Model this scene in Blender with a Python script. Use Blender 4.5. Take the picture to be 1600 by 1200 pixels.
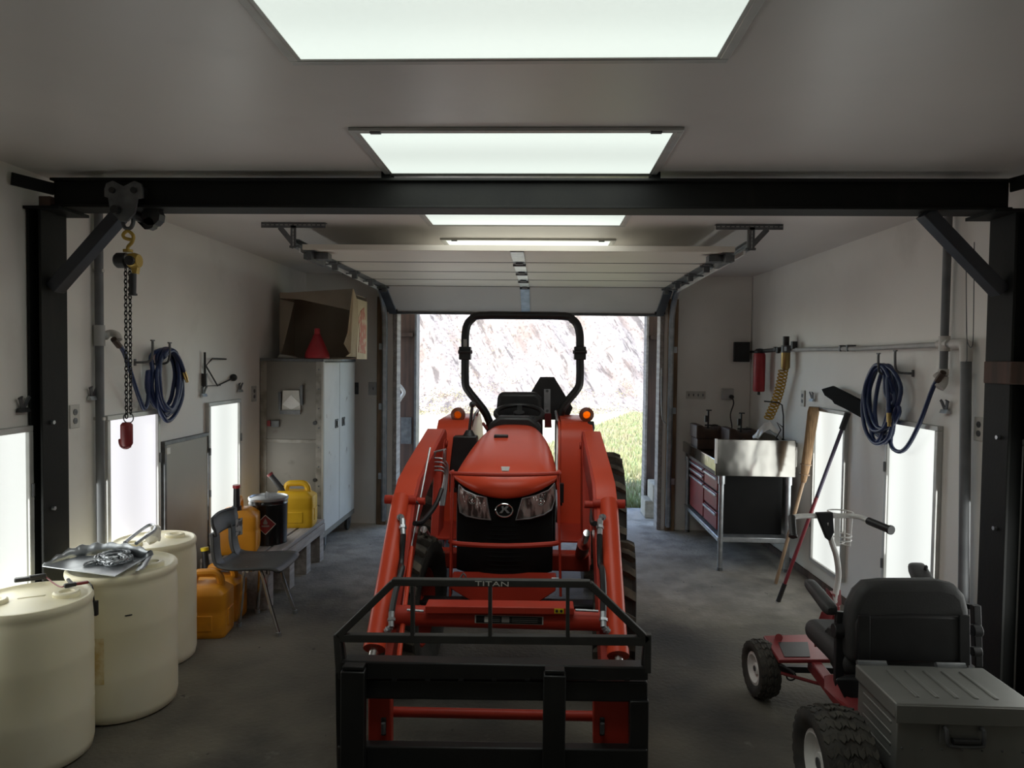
import bpy, math, random
from mathutils import Vector, Matrix, noise
random.seed(7)
S = bpy.context.scene
COL = S.collection
for o in list(bpy.data.objects): bpy.data.objects.remove(o)
PI = math.pi
V = Vector

# ---------------------------------------------------------------- camera
F = 1109.0; CAMH = 1.68
def _axes(y, p, r):
    cy, sy, cp, sp, cr, sr = math.cos(y), math.sin(y), math.cos(p), math.sin(p), math.cos(r), math.sin(r)
    fwd = V((-sy*cp, cy*cp, sp)); right = V((cy, sy, 0)); up = right.cross(fwd)
    return cr*right + sr*up, -sr*right + cr*up, fwd
RT, UP, FW = _axes(.041499, -.033610, .011917)
cam_d = bpy.data.cameras.new('camera'); cam = bpy.data.objects.new('camera', cam_d); COL.objects.link(cam)
cam_d.sensor_width = 36; cam_d.lens = F/1600*36; cam_d.clip_start = .05; cam_d.clip_end = 300
m = Matrix((RT, UP, -FW)).transposed().to_4x4(); m.translation = (0, 0, CAMH); cam.matrix_world = m
S.camera = cam
# ---------------------------------------------------------------- world, sun, exposure
w = bpy.data.worlds.new('world'); S.world = w; w.use_nodes = True
nt = w.node_tree; nt.nodes.clear()
wo = nt.nodes.new('ShaderNodeOutputWorld'); bg = nt.nodes.new('ShaderNodeBackground'); sk = nt.nodes.new('ShaderNodeTexSky')
sk.sky_type = 'NISHITA'; sk.sun_disc = False; sk.sun_elevation = math.radians(50); sk.sun_rotation = math.radians(200)
bg.inputs[1].default_value = .85
nt.links.new(sk.outputs[0], bg.inputs[0]); nt.links.new(bg.outputs[0], wo.inputs[0])
sd = bpy.data.lights.new('sun', 'SUN'); sd.energy = 8.0; sd.angle = .01; sd.color = (1, .92, .82)
so = bpy.data.objects.new('sun', sd); COL.objects.link(so)
so.rotation_euler = V((.32, .62, -.95)).to_track_quat('-Z', 'Y').to_euler()
S.view_settings.view_transform = 'Standard'; S.view_settings.look = 'None'
S.view_settings.gamma = 1; S.view_settings.use_curve_mapping = False
S.view_settings.exposure = 0.0
GLOW = .84           # radiance of the prismatic lenses
LAMPW = 2.45         # radiance of unseen area lamps added in front of the lenses

# ---------------------------------------------------------------- measuring helpers (survey of the room)
def ray(x, y): return RT*((x-800)/F) - UP*((y-600)/F) + FW
C0 = V((0, 0, CAMH))
def P(x, y, Y): d = ray(x, y); return C0 + d*(Y/d.y)
def PZ(x, y, z): d = ray(x, y); return C0 + d*((z-CAMH)/d.z)
WL, WRX, WRS, BK, CE = -2.39, 2.065, .0344, 7.12, 2.53
def wallR(Y): return WRX + WRS*(BK-Y)

# ---------------------------------------------------------------- mesh builder
class G:
    def __init__(s): s.v = []; s.f = []
    def add(s, vs, fs):
        n = len(s.v); s.v += [V(p) for p in vs]; s.f += [[i+n for i in f] for f in fs]; return s
    def box(s, c, d, R=None):
        c = V(c); hx, hy, hz = d[0]/2, d[1]/2, d[2]/2
        vs = [V((x*hx, y*hy, z*hz)) for x in (-1, 1) for y in (-1, 1) for z in (-1, 1)]
        if R is not None: vs = [R @ p for p in vs]
        return s.add([p+c for p in vs], [(0,1,3,2),(4,6,7,5),(0,4,5,1),(2,3,7,6),(0,2,6,4),(1,5,7,3)])
    def bx(s, x0, x1, y0, y1, z0, z1): return s.box(((x0+x1)/2,(y0+y1)/2,(z0+z1)/2), (abs(x1-x0),abs(y1-y0),abs(z1-z0)))
    def bar(s, a, b, w, h, up=(0,0,1)):
        a, b = V(a), V(b); t = (b-a).normalized(); u = V(up)
        sx = t.cross(u)
        if sx.length < 1e-4: sx = t.cross(V((1,0,0)))
        sx.normalize(); sz = sx.cross(t)
        R = Matrix((sx, t, sz)).transposed()
        return s.box((a+b)/2, (w, (b-a).length, h), R)
    def tube(s, pts, r, n=8, closed=False):
        pts = [V(p) for p in pts]; N = len(pts)
        rs = r if isinstance(r, (list, tuple)) else [r]*N
        T = []
        for i in range(N):
            a = pts[(i-1) % N] if (closed or i > 0) else pts[i]; b = pts[(i+1) % N] if (closed or i < N-1) else pts[i]
            d = b-a; T.append(d.normalized() if d.length > 1e-9 else V((0,0,1)))
        u = T[0].orthogonal().normalized(); base = len(s.v)
        for i in range(N):
            u = u - T[i]*u.dot(T[i])
            if u.length < 1e-6: u = T[i].orthogonal()
            u.normalize(); w_ = T[i].cross(u)
            for k in range(n):
                a = 2*PI*k/n; s.v.append(pts[i] + (u*math.cos(a)+w_*math.sin(a))*rs[i])
        for i in range(N if closed else N-1):
            j = (i+1) % N
            for k in range(n): s.f.append([base+i*n+k, base+i*n+(k+1) % n, base+j*n+(k+1) % n, base+j*n+k])
        if not closed:
            s.f.append([base+k for k in range(n)][::-1]); s.f.append([base+(N-1)*n+k for k in range(n)])
        return s
    def cyl(s, a, b, r, r2=None, n=16): return s.tube([a, b], [r, r if r2 is None else r2], n)
    def lathe(s, prof, c=(0,0,0), axis='Z', n=32, a0=0, a1=2*PI):
        c = V(c); base = len(s.v); m_ = len(prof); full = abs(a1-a0-2*PI) < 1e-6; N = n if full else n+1
        for i in range(N):
            a = a0+(a1-a0)*i/n; ca, sa = math.cos(a), math.sin(a)
            for (r, z) in prof:
                p = {'Z': V((r*ca, r*sa, z)), 'X': V((z, r*ca, r*sa)), 'Y': V((r*sa, z, r*ca))}[axis]
                s.v.append(c+p)
        for i in range(n):
            j = (i+1) % N
            for k in range(m_-1): s.f.append([base+i*m_+k, base+j*m_+k, base+j*m_+k+1, base+i*m_+k+1])
        return s
    def prism(s, poly, axis, lo, hi):
        def mk(p, q):
            return {'X': (q, p[0], p[1]), 'Y': (p[0], q, p[1]), 'Z': (p[0], p[1], q)}[axis]
        n = len(poly); vs = [mk(p, lo) for p in poly]+[mk(p, hi) for p in poly]
        fs = [list(range(n))[::-1], list(range(n, 2*n))]+[[i, (i+1) % n, n+(i+1) % n, n+i] for i in range(n)]
        return s.add(vs, fs)
    def slab(s, front, off):
        """polygon of 3D points pulled back by a vector"""
        n = len(front); off = V(off); vs = [V(p) for p in front]+[V(p)+off for p in front]
        return s.add(vs, [list(range(n)), list(range(n, 2*n))[::-1]]+[[i, n+i, n+(i+1) % n, (i+1) % n] for i in range(n)])
    def loft(s, rings, caps=True, closed=True):
        base = len(s.v); n = len(rings[0])
        for r in rings: s.v += [V(p) for p in r]
        for i in range(len(rings)-1):
            for k in range(n if closed else n-1):
                s.f.append([base+i*n+k, base+i*n+(k+1) % n, base+(i+1)*n+(k+1) % n, base+(i+1)*n+k])
        if caps and closed:
            s.f.append([base+k for k in range(n)][::-1]); s.f.append([base+(len(rings)-1)*n+k for k in range(n)])
        return s
    def sphere(s, c, r, n=12, sq=(1,1,1)):
        prof = [(r*math.sin(PI*i/8), -r*math.cos(PI*i/8)) for i in range(9)]; b = len(s.v)
        s.lathe(prof, (0,0,0), 'Z', n)
        for i in range(b, len(s.v)): p = s.v[i]; s.v[i] = V((p.x*sq[0], p.y*sq[1], p.z*sq[2]))+V(c)
        return s
    def torus(s, c, R, r, nrm=(0,0,1), n=24, k=8, e=(1,1)):
        nrm = V(nrm).normalized(); u = nrm.orthogonal().normalized()
        if abs(nrm.z) > .9: u = V((1,0,0))
        u = (u-nrm*u.dot(nrm)).normalized(); w_ = nrm.cross(u)
        return s.tube([V(c)+u*math.cos(2*PI*i/n)*R*e[0]+w_*math.sin(2*PI*i/n)*R*e[1] for i in range(n)], r, k, True)
    def map(s, fn, flip=False):
        s.v = [V(fn(p)) for p in s.v]
        if flip: s.f = [f[::-1] for f in s.f]
        return s
    def xf(s, M, start=0):
        for i in range(start, len(s.v)): s.v[i] = M @ s.v[i]
        return s
def WALL(side):
    """geometry written as (distance off the wall, Y, z) put on the left or right wall"""
    if side == 'L': return lambda p: (WL+p.x, p.y, p.z)
    return lambda p: (wallR(p.y)-p.x, p.y-p.x*WRS, p.z)
def onwall(g, side): return g.map(WALL(side), side == 'R')

def SC(side, o, y, z):
    """a point surveyed on the wall plane, brought to its distance o off the wall"""
    k = 1-o/2.39 if side == 'L' else 1-o/(WRX+WRS*BK)
    return (o, y*k, CAMH+(z-CAMH)*k)
def smooth_pts(pts, n=6, closed=False):
    pts = [V(p) for p in pts]; out = []; N = len(pts)
    for i in range(N if closed else N-1):
        p0 = pts[(i-1) % N] if (closed or i > 0) else pts[i]; p1 = pts[i]; p2 = pts[(i+1) % N]
        p3 = pts[(i+2) % N] if (closed or i < N-2) else p2
        for k in range(n):
            t = k/n
            out.append(.5*((2*p1)+(p2-p0)*t+(2*p0-5*p1+4*p2-p3)*t*t+(3*p1-p0-3*p2+p3)*t**3))
    if not closed: out.append(pts[-1])
    return out

# ---------------------------------------------------------------- object helpers
def link(name, g, mat, smooth=35):
    me = bpy.data.meshes.new(name); me.from_pydata([tuple(p) for p in g.v], [], g.f); me.update()
    me.validate()
    import bmesh
    b = bmesh.new(); b.from_mesh(me); bmesh.ops.recalc_face_normals(b, faces=b.faces); b.to_mesh(me); b.free()
    if smooth:
        me.polygons.foreach_set('use_smooth', [True]*len(me.polygons))
        me.set_sharp_from_angle(angle=math.radians(smooth))
    me.materials.append(mat)
    o = bpy.data.objects.new(name, me); COL.objects.link(o); return o
def bevel(o, wd, seg=2):
    md = o.modifiers.new('bevel', 'BEVEL'); md.width = wd; md.segments = seg; md.limit_method = 'ANGLE'; md.angle_limit = math.radians(40)
    return o
MAT0 = {}
def thing(name, label, cat, loc=(0,0,0), rotz=0, group=None):
    o = bpy.data.objects.new(name, None); COL.objects.link(o); o.empty_display_size = .1
    o.location = loc; o.rotation_euler = (0, 0, rotz); o['label'] = label; o['category'] = cat
    if group: o['group'] = group
    MAT0[o.name] = Matrix.Translation(V(loc)) @ Matrix.Rotation(rotz, 4, 'Z')
    return o
def part(root, name, g, mat, bev=0, smooth=35, label=None, world=True, stuff=False, seg=2):
    """world=True: geometry is in scene coordinates; False: in the thing's own coordinates"""
    M = MAT0.get(root.name)
    if world and M is not None: g.xf(M.inverted())
    o = link(name, g, mat, smooth); o.parent = root
    if M is None: pass
    MAT0[o.name] = M
    if bev: bevel(o, bev, seg)
    if label: o['label'] = label
    if stuff: o['kind'] = 'stuff'
    return o
def single(name, g, mat, label, cat, bev=0, group=None, smooth=35):
    o = link(name, g, mat, smooth); o['label'] = label; o['category'] = cat
    if group: o['group'] = group
    if bev: bevel(o, bev)
    return o
def struct(name, g, mat, bev=0, smooth=35):
    o = link(name, g, mat, smooth); o['kind'] = 'structure'; MAT0[o.name] = Matrix.Identity(4)
    if bev: bevel(o, bev)
    return o
def copy_thing(root, loc, rotz, label, group=None):
    r = root.copy(); COL.objects.link(r); r.location = loc; r.rotation_euler = (0, 0, rotz); r['label'] = label
    if group: r['group'] = group
    for ch in list(root.children):
        c = ch.copy(); COL.objects.link(c); c.parent = r
        for gch in list(ch.children):
            d = gch.copy(); COL.objects.link(d); d.parent = c
    return r
def text(root, name, body, size, loc, R, mat, ext=.0006):
    cu = bpy.data.curves.new(name, 'FONT'); cu.body = body; cu.size = size; cu.align_x = 'CENTER'; cu.align_y = 'CENTER'; cu.extrude = ext
    t = bpy.data.objects.new(name, cu); COL.objects.link(t)
    bpy.context.view_layer.update()
    me = bpy.data.meshes.new_from_object(t.evaluated_get(bpy.context.evaluated_depsgraph_get()))
    bpy.data.objects.remove(t)
    M = Matrix.Translation(V(loc)) @ R.to_4x4(); me.transform(MAT0[root.name].inverted() @ M)
    me.materials.clear(); me.materials.append(mat)
    o = bpy.data.objects.new(name, me); COL.objects.link(o); o.parent = root; MAT0[o.name] = MAT0[root.name]
    return o

# ---------------------------------------------------------------- materials
def rgb(c): return (c[0], c[1], c[2], 1)
def mat(name, col, rough=.5, metal=0, col2=None, scale=8, bump=0, bscale=None, detail=4, lo=.4, hi=.65, spec=.5, stretch=None, coat=0):
    M = bpy.data.materials.new(name); M.use_nodes = True; n = M.node_tree.nodes; l = M.node_tree.links
    b = n['Principled BSDF']; b.inputs['Base Color'].default_value = rgb(col); b.inputs['Roughness'].default_value = rough
    b.inputs['Metallic'].default_value = metal; b.inputs['Specular IOR Level'].default_value = spec
    if coat: b.inputs['Coat Weight'].default_value = coat; b.inputs['Coat Roughness'].default_value = .12
    tc = n.new('ShaderNodeTexCoord'); mp = n.new('ShaderNodeMapping'); l.new(tc.outputs['Object'], mp.inputs[0])
    if stretch: mp.inputs['Scale'].default_value = stretch
    if col2 is None: col2 = tuple(x*.82 for x in col)
    nz = n.new('ShaderNodeTexNoise'); nz.inputs['Scale'].default_value = scale; nz.inputs['Detail'].default_value = detail
    l.new(mp.outputs[0], nz.inputs['Vector'])
    rp = n.new('ShaderNodeValToRGB'); rp.color_ramp.elements[0].position = lo; rp.color_ramp.elements[1].position = hi
    rp.color_ramp.elements[0].color = rgb(col2); rp.color_ramp.elements[1].color = rgb(col)
    l.new(nz.outputs[0], rp.inputs[0]); l.new(rp.outputs[0], b.inputs['Base Color'])
    if bump:
        nb = n.new('ShaderNodeTexNoise'); nb.inputs['Scale'].default_value = bscale or scale*4; nb.inputs['Detail'].default_value = 3
        l.new(mp.outputs[0], nb.inputs['Vector']); bp = n.new('ShaderNodeBump'); bp.inputs['Strength'].default_value = bump; bp.inputs['Distance'].default_value = .01
        l.new(nb.outputs[0], bp.inputs['Height']); l.new(bp.outputs[0], b.inputs['Normal'])
    return M
def overlay(M, col, scale, lo, hi, detail=6, stretch=None, amount=1.0):
    """stains: a second noise laid over the base colour"""
    n = M.node_tree.nodes; l = M.node_tree.links; b = n['Principled BSDF']; src = b.inputs['Base Color'].links[0].from_socket
    tc = n.new('ShaderNodeTexCoord'); mp = n.new('ShaderNodeMapping'); l.new(tc.outputs['Object'], mp.inputs[0])
    if stretch: mp.inputs['Scale'].default_value = stretch
    nz = n.new('ShaderNodeTexNoise'); nz.inputs['Scale'].default_value = scale; nz.inputs['Detail'].default_value = detail
    mr = n.new('ShaderNodeMapRange'); mr.inputs[1].default_value = lo; mr.inputs[2].default_value = hi; mr.inputs[4].default_value = amount
    mx = n.new('ShaderNodeMixRGB'); mx.inputs[2].default_value = rgb(col)
    l.new(mp.outputs[0], nz.inputs['Vector']); l.new(nz.outputs[0], mr.inputs[0]); l.new(mr.outputs[0], mx.inputs[0]); l.new(src, mx.inputs[1]); l.new(mx.outputs[0], b.inputs['Base Color'])
    return M
def emit(name, col, st, ax, tubes):
    """lens lit from behind by fluorescent tubes: soft bands along the tubes and a fine prism pattern"""
    M = bpy.data.materials.new(name); M.use_nodes = True; n = M.node_tree.nodes; l = M.node_tree.links
    b = n['Principled BSDF']; b.inputs['Base Color'].default_value = rgb((.3,.3,.3)); b.inputs['Roughness'].default_value = .4
    tc = n.new('ShaderNodeTexCoord'); vo = n.new('ShaderNodeTexVoronoi'); vo.inputs['Scale'].default_value = 95
    l.new(tc.outputs['Object'], vo.inputs[0]); mr = n.new('ShaderNodeMapRange'); mr.inputs[1].default_value = 0; mr.inputs[2].default_value = .7
    mr.inputs[3].default_value = st*.97; mr.inputs[4].default_value = st*1.02; l.new(vo.outputs[0], mr.inputs[0])
    wv = n.new('ShaderNodeTexWave'); wv.bands_direction = ax; wv.inputs['Scale'].default_value = tubes*.1; wv.inputs['Distortion'].default_value = 0
    l.new(tc.outputs['Object'], wv.inputs[0]); m2 = n.new('ShaderNodeMapRange'); m2.inputs[3].default_value = .93; m2.inputs[4].default_value = 1.09; l.new(wv.outputs[1], m2.inputs[0])
    mu = n.new('ShaderNodeMath'); mu.operation = 'MULTIPLY'; l.new(mr.outputs[0], mu.inputs[0]); l.new(m2.outputs[0], mu.inputs[1])
    b.inputs['Emission Color'].default_value = rgb(col); l.new(mu.outputs[0], b.inputs['Emission Strength'])
    return M
def lamp(root, loc, sx, sy, direction, col):
    d = bpy.data.lights.new('lamp', 'AREA'); d.shape = 'RECTANGLE'; d.size = sx; d.size_y = sy; d.color = col; d.energy = LAMPW*PI*sx*sy
    o = bpy.data.objects.new('lamp', d); COL.objects.link(o); o.parent = root
    M = Matrix.Translation(V(loc)) @ V(direction).to_track_quat('-Z', 'Y').to_matrix().to_4x4()
    o.matrix_local = MAT0[root.name].inverted() @ M
m_wall = overlay(mat('white_wall_paint', (.80,.77,.72), .5, col2=(.75,.72,.67), scale=1.5, bump=.06, bscale=40), (.50,.47,.42), 2.2, .60, .82, 8, None, .5)
m_ceil = overlay(mat('gloss_ceiling_paint', (.70,.665,.64), .33, col2=(.64,.61,.585), scale=1.1, bump=.03, bscale=14), (.5,.47,.45), 3, .62, .85, 8, None, .35)
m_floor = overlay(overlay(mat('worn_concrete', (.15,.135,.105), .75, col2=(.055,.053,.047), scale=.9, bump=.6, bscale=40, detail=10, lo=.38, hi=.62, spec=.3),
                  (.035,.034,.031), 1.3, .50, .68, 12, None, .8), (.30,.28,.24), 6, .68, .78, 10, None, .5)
def daylit_end(M, col, col2, y0, y1):
    """daylight falloff put into the colour: paler towards the door, ragged edges, darker front"""
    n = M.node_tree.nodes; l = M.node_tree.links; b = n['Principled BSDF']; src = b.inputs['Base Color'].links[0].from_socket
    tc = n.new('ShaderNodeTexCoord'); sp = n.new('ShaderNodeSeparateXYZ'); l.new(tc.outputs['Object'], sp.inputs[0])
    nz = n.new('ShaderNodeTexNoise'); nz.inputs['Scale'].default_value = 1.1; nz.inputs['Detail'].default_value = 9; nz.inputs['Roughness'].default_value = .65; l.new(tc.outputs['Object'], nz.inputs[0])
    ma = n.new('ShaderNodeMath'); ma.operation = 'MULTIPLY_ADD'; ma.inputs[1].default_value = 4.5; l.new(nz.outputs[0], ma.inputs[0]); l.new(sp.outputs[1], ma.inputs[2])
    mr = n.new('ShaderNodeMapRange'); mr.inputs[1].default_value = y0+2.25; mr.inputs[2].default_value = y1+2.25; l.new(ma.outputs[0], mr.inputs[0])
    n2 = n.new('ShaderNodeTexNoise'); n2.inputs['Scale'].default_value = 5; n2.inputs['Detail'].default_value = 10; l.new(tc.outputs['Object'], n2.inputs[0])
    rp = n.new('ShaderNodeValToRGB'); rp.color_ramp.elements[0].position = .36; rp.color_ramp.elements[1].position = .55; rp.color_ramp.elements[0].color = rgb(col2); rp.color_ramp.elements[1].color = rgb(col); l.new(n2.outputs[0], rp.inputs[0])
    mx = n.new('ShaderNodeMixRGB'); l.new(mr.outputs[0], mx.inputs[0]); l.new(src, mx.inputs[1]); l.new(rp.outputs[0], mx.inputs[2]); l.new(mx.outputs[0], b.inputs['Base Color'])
daylit_end(m_floor, (.52,.475,.41), (.33,.30,.26), 4.3, 7.2)
overlay(m_floor, (.03,.028,.025), 22, .70, .74, 4, (1,.6,1), .8)
m_steel = overlay(mat('black_painted_steel', (.012,.0125,.011), .6, col2=(.009,.0095,.009), scale=5, bump=.05, bscale=60, spec=.2), (.03,.028,.024), 9, .62, .8, 6, (1,1,.2), .5)
m_blue_steel = mat('blue_grey_steel', (.020,.021,.027), .4, col2=(.03,.034,.045), scale=6)
m_orange = overlay(mat('orange_paint', (.66,.072,.030), .34, col2=(.62,.066,.027), scale=3, spec=.3), (.45,.06,.03), 6, .66, .85, 6, None, .35)
m_orange_dull = overlay(mat('orange_frame_paint', (.50,.045,.024), .45, col2=(.43,.04,.022), scale=4, spec=.3), (.2,.07,.04), 5, .6, .8, 6, None, .4)
m_black = mat('black_plastic', (.018,.018,.019), .45, col2=(.012,.012,.013), scale=10)
m_guard = mat('dusty_black_bar', (.040,.039,.035), .55, col2=(.028,.027,.025), scale=7)
m_chest = mat('matt_black_chest', (.010,.010,.010), .7, spec=.15)
m_matt = mat('matt_black_mesh', (.010,.010,.010), .8, spec=.1)
m_forkblk = mat('black_fork_paint', (.016,.016,.016), .38, col2=(.011,.011,.011), scale=6)
m_blackgl = mat('black_gloss', (.010,.010,.011), .2)
m_seatvinyl = mat('dark_vinyl', (.034,.034,.034), .65, col2=(.027,.027,.027), scale=6, bump=.08, bscale=120)
m_rubber = mat('tyre_rubber', (.030,.029,.027), .8, col2=(.055,.050,.042), scale=9, bump=.1, bscale=60)
m_lug = mat('dusty_tyre_lug', (.16,.135,.10), .9, col2=(.06,.052,.042), scale=12)
m_chrome = mat('chrome', (.75,.75,.75), .15, 1, col2=(.65,.65,.65))
m_galv = mat('galvanised_steel', (.50,.52,.54), .4, .85, col2=(.36,.38,.40), scale=14)
m_polish = mat('polished_zinc', (.92,.91,.89), .16, 1, col2=(.85,.84,.82))
m_lug2 = mat('worn_turf_lug', (.075,.068,.055), .85, col2=(.045,.042,.036), scale=12)
m_galvdk = mat('dull_galvanised', (.17,.175,.18), .5, .6, col2=(.11,.115,.12), scale=14)
m_alu = mat('aluminium_trim', (.55,.55,.53), .45, .3, col2=(.47,.47,.45), scale=7)
m_stain = mat('stainless_sheet', (.34,.33,.305), .12, 1, col2=(.26,.25,.23), scale=2.2, bump=1, bscale=1.6)
m_brownmetal = mat('rusty_brown_metal', (.085,.05,.035), .6, .2, col2=(.05,.03,.022), scale=9)
m_door = overlay(mat('door_skin', (.62,.565,.49), .5, col2=(.57,.52,.45), scale=2), (.35,.33,.3), 6, .66, .8, 6, None, .4)
m_wood = mat('stained_timber', (.27,.165,.09), .7, col2=(.15,.09,.05), scale=5, stretch=(6,6,.5), bump=.1)
m_greywood = mat('weathered_boards', (.36,.32,.29), .75, col2=(.24,.215,.195), scale=5, stretch=(6,.6,6), bump=.12)
m_darkwood = mat('dark_outer_timber', (.10,.055,.04), .75, col2=(.055,.034,.026), scale=4, stretch=(5,5,.5))
m_card = mat('cardboard', (.36,.30,.235), .85, col2=(.30,.25,.195), scale=3)
m_cardin = mat('cardboard_pale', (.58,.46,.29), .8, col2=(.50,.39,.24), scale=4)
m_redprint = mat('red_print', (.50,.17,.11), .8, col2=(.55,.40,.26), scale=16, lo=.42, hi=.5)
m_drum = overlay(mat('natural_polyethylene', (.86,.81,.64), .42, col2=(.83,.77,.56), scale=2), (.60,.50,.30), 3, .64, .85, 6, (1,1,.6), .4)
m_drum.node_tree.nodes['Principled BSDF'].inputs['Subsurface Weight'].default_value = .25
m_drum.node_tree.nodes['Principled BSDF'].inputs['Subsurface Radius'].default_value = (.05,.045,.03)
m_yellow = overlay(mat('yellow_can', (.78,.46,.015), .45, col2=(.68,.39,.012), scale=4), (.35,.2,.05), 6, .62, .8, 6, None, .5)
m_amberpl = overlay(mat('orange_yellow_can', (.68,.28,.012), .45, col2=(.58,.23,.01), scale=4), (.28,.13,.04), 5, .58, .8, 6, None, .6)
m_capy = mat('yellow_cap', (.80,.60,.02), .45)
m_red = mat('red_plastic', (.42,.025,.035), .4)
m_redmetal = mat('red_metal', (.25,.026,.028), .42, col2=(.19,.022,.024), scale=6)
m_chair = mat('charcoal_chair_plastic', (.058,.061,.059), .55, col2=(.045,.047,.046), scale=7)
m_scuff = mat('scuffed_paint', (.40,.40,.39), .7, col2=(.1,.1,.1), scale=30, lo=.45, hi=.5)
m_hose = mat('blue_hose', (.018,.035,.115), .38, col2=(.012,.026,.085), scale=9)
m_brass = mat('brass', (.42,.30,.12), .35, .9)
m_gold = mat('gold_hoist_paint', (.50,.33,.06), .4, .3)
m_pipe = mat('grey_pipe', (.46,.46,.45), .5, col2=(.38,.38,.37), scale=8)
m_pipedk = mat('dark_grey_pipe', (.16,.165,.17), .5, col2=(.12,.125,.13), scale=8)
m_pvc = mat('white_fitting', (.62,.59,.55), .45)
m_cab = overlay(overlay(mat('worn_grey_cabinet_paint', (.62,.61,.58), .45, col2=(.55,.54,.51), scale=2.5), (.16,.12,.09), 8, .66, .74, 9, None, .8), (.33,.31,.28), 2.5, .55, .8, 8, None, .45)
m_cabfront = overlay(overlay(mat('dimmed_grimy_cabinet_end', (.20,.185,.16), .55, col2=(.16,.15,.13), scale=2.5), (.08,.065,.05), 6, .60, .76, 9, None, .8), (.13,.115,.095), 2, .5, .8, 8, (1,1,.5), .5)  # weaker grazing light put into the end's base colour; stains on top
m_cabedge = mat('worn_cabinet_edge', (.27,.255,.225), .5, col2=(.14,.125,.10), scale=9, lo=.35, hi=.6)
m_greysheet = mat('grey_sheet', (.40,.385,.34), .4, col2=(.34,.325,.29), scale=1.6)
m_white = mat('white_enamel', (.82,.81,.78), .35)
m_offwhite = mat('ivory_plate', (.60,.58,.53), .5)
m_straw = mat('broom_straw', (.36,.22,.11), .85, col2=(.20,.12,.06), scale=12, stretch=(8,8,.6), bump=.3)
m_handle = mat('wooden_handle', (.34,.23,.14), .6, col2=(.25,.165,.1), scale=9)
m_redhandle = mat('red_handle', (.22,.025,.035), .45)
m_purple = mat('purple_handle', (.07,.055,.10), .45)
m_tool = overlay(mat('dull_aluminium_box', (.24,.24,.222), .5, .4, col2=(.20,.20,.185), scale=4, bump=.04), (.12,.12,.11), 5, .6, .8, 8, None, .5)
m_block = mat('concrete_block', (.50,.45,.36), .9, col2=(.40,.36,.29), scale=14, bump=.4)
m_label = mat('label_black', (.012,.012,.012), .35)
m_labelw = mat('label_white', (.7,.68,.62), .5)
m_labelg = mat('label_grey', (.28,.27,.25), .5)
m_lens = emit('prismatic_lens', (.90,1.0,.92), GLOW, 'Y', 6.5)
m_lensw = emit('wall_lens', (.96,1.0,.95), GLOW, 'Y', 8)
m_lensw2 = emit('wall_lens_cool', (.96,.95,1.0), GLOW, 'Y', 8)
m_stain2 = mat('old_glue_stain', (.62,.46,.20), .5, col2=(.80,.72,.50), scale=14, lo=.4, hi=.6)
m_bagpl = mat('clear_plastic', (.75,.72,.64), .25)
m_coil = mat('yellow_coil', (.55,.32,.03), .4)
m_glassy = mat('headlamp_glass', (.50,.48,.46), .12, .5, col2=(.10,.095,.09), scale=38, lo=.42, hi=.58, stretch=(1,1,.35), bump=.5, bscale=60)
m_amber = bpy.data.materials.new('amber_lens'); m_amber.use_nodes = True
_n = m_amber.node_tree.nodes; _l = m_amber.node_tree.links; _p = _n['Principled BSDF']
_p.inputs['Base Color'].default_value = (.9,.28,.02,1); _p.inputs['Roughness'].default_value = .3
_t = _n.new('ShaderNodeBsdfGlass'); _t.inputs[0].default_value = (1,.38,.04,1); _t.inputs['Roughness'].default_value = .25; _t.inputs['IOR'].default_value = 1.08; _mx = _n.new('ShaderNodeMixShader'); _mx.inputs[0].default_value = .88
_l.new(_p.outputs[0], _mx.inputs[1]); _l.new(_t.outputs[0], _mx.inputs[2]); _l.new(_mx.outputs[0], _n['Material Output'].inputs[0])
m_amberdk = mat('amber_housing', (.20,.06,.03), .4)
m_grass = mat('grass', (.27,.33,.14), .8, col2=(.33,.29,.17), scale=3, detail=6)
m_grass2 = mat('pale_dry_ground', (.46,.41,.35), .9, col2=(.30,.28,.17), scale=.8, detail=8)
m_leaf = mat('weed_leaves', (.34,.27,.19), .8, col2=(.27,.24,.11), scale=2)
# rock: slanting strata in the colour and in the relief
m_rock = mat('shale_bank', (.33,.295,.272), .95, col2=(.25,.22,.20), scale=2.5, detail=12, lo=.38, hi=.6, bump=.6, bscale=9, spec=.1)
def strata(M, col, tilt, scl, scale, lo, hi, amount):
    """bedding planes dipping down to the right: noise drawn out along a tilted axis"""
    overlay(M, col, scale, lo, hi, 8, None, amount)
    mp = [n for n in M.node_tree.nodes if n.type == 'MAPPING'][-1]; mp.vector_type = 'TEXTURE'
    mp.inputs['Rotation'].default_value = (0, tilt, 0); mp.inputs['Scale'].default_value = scl
strata(m_rock, (.085,.075,.07), -.55, (.30,1,2.6), 1.0, .57, .66, .8)
strata(m_rock, (.07,.062,.058), -.50, (.12,.5,.9), 1.0, .58, .68, .75)
strata(m_rock, (.21,.155,.125), -.4, (.8,1,1.6), 1.0, .52, .68, .6)
overlay(m_rock, (.10,.088,.08), 9, .54, .64, 10, None, .6)
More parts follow.
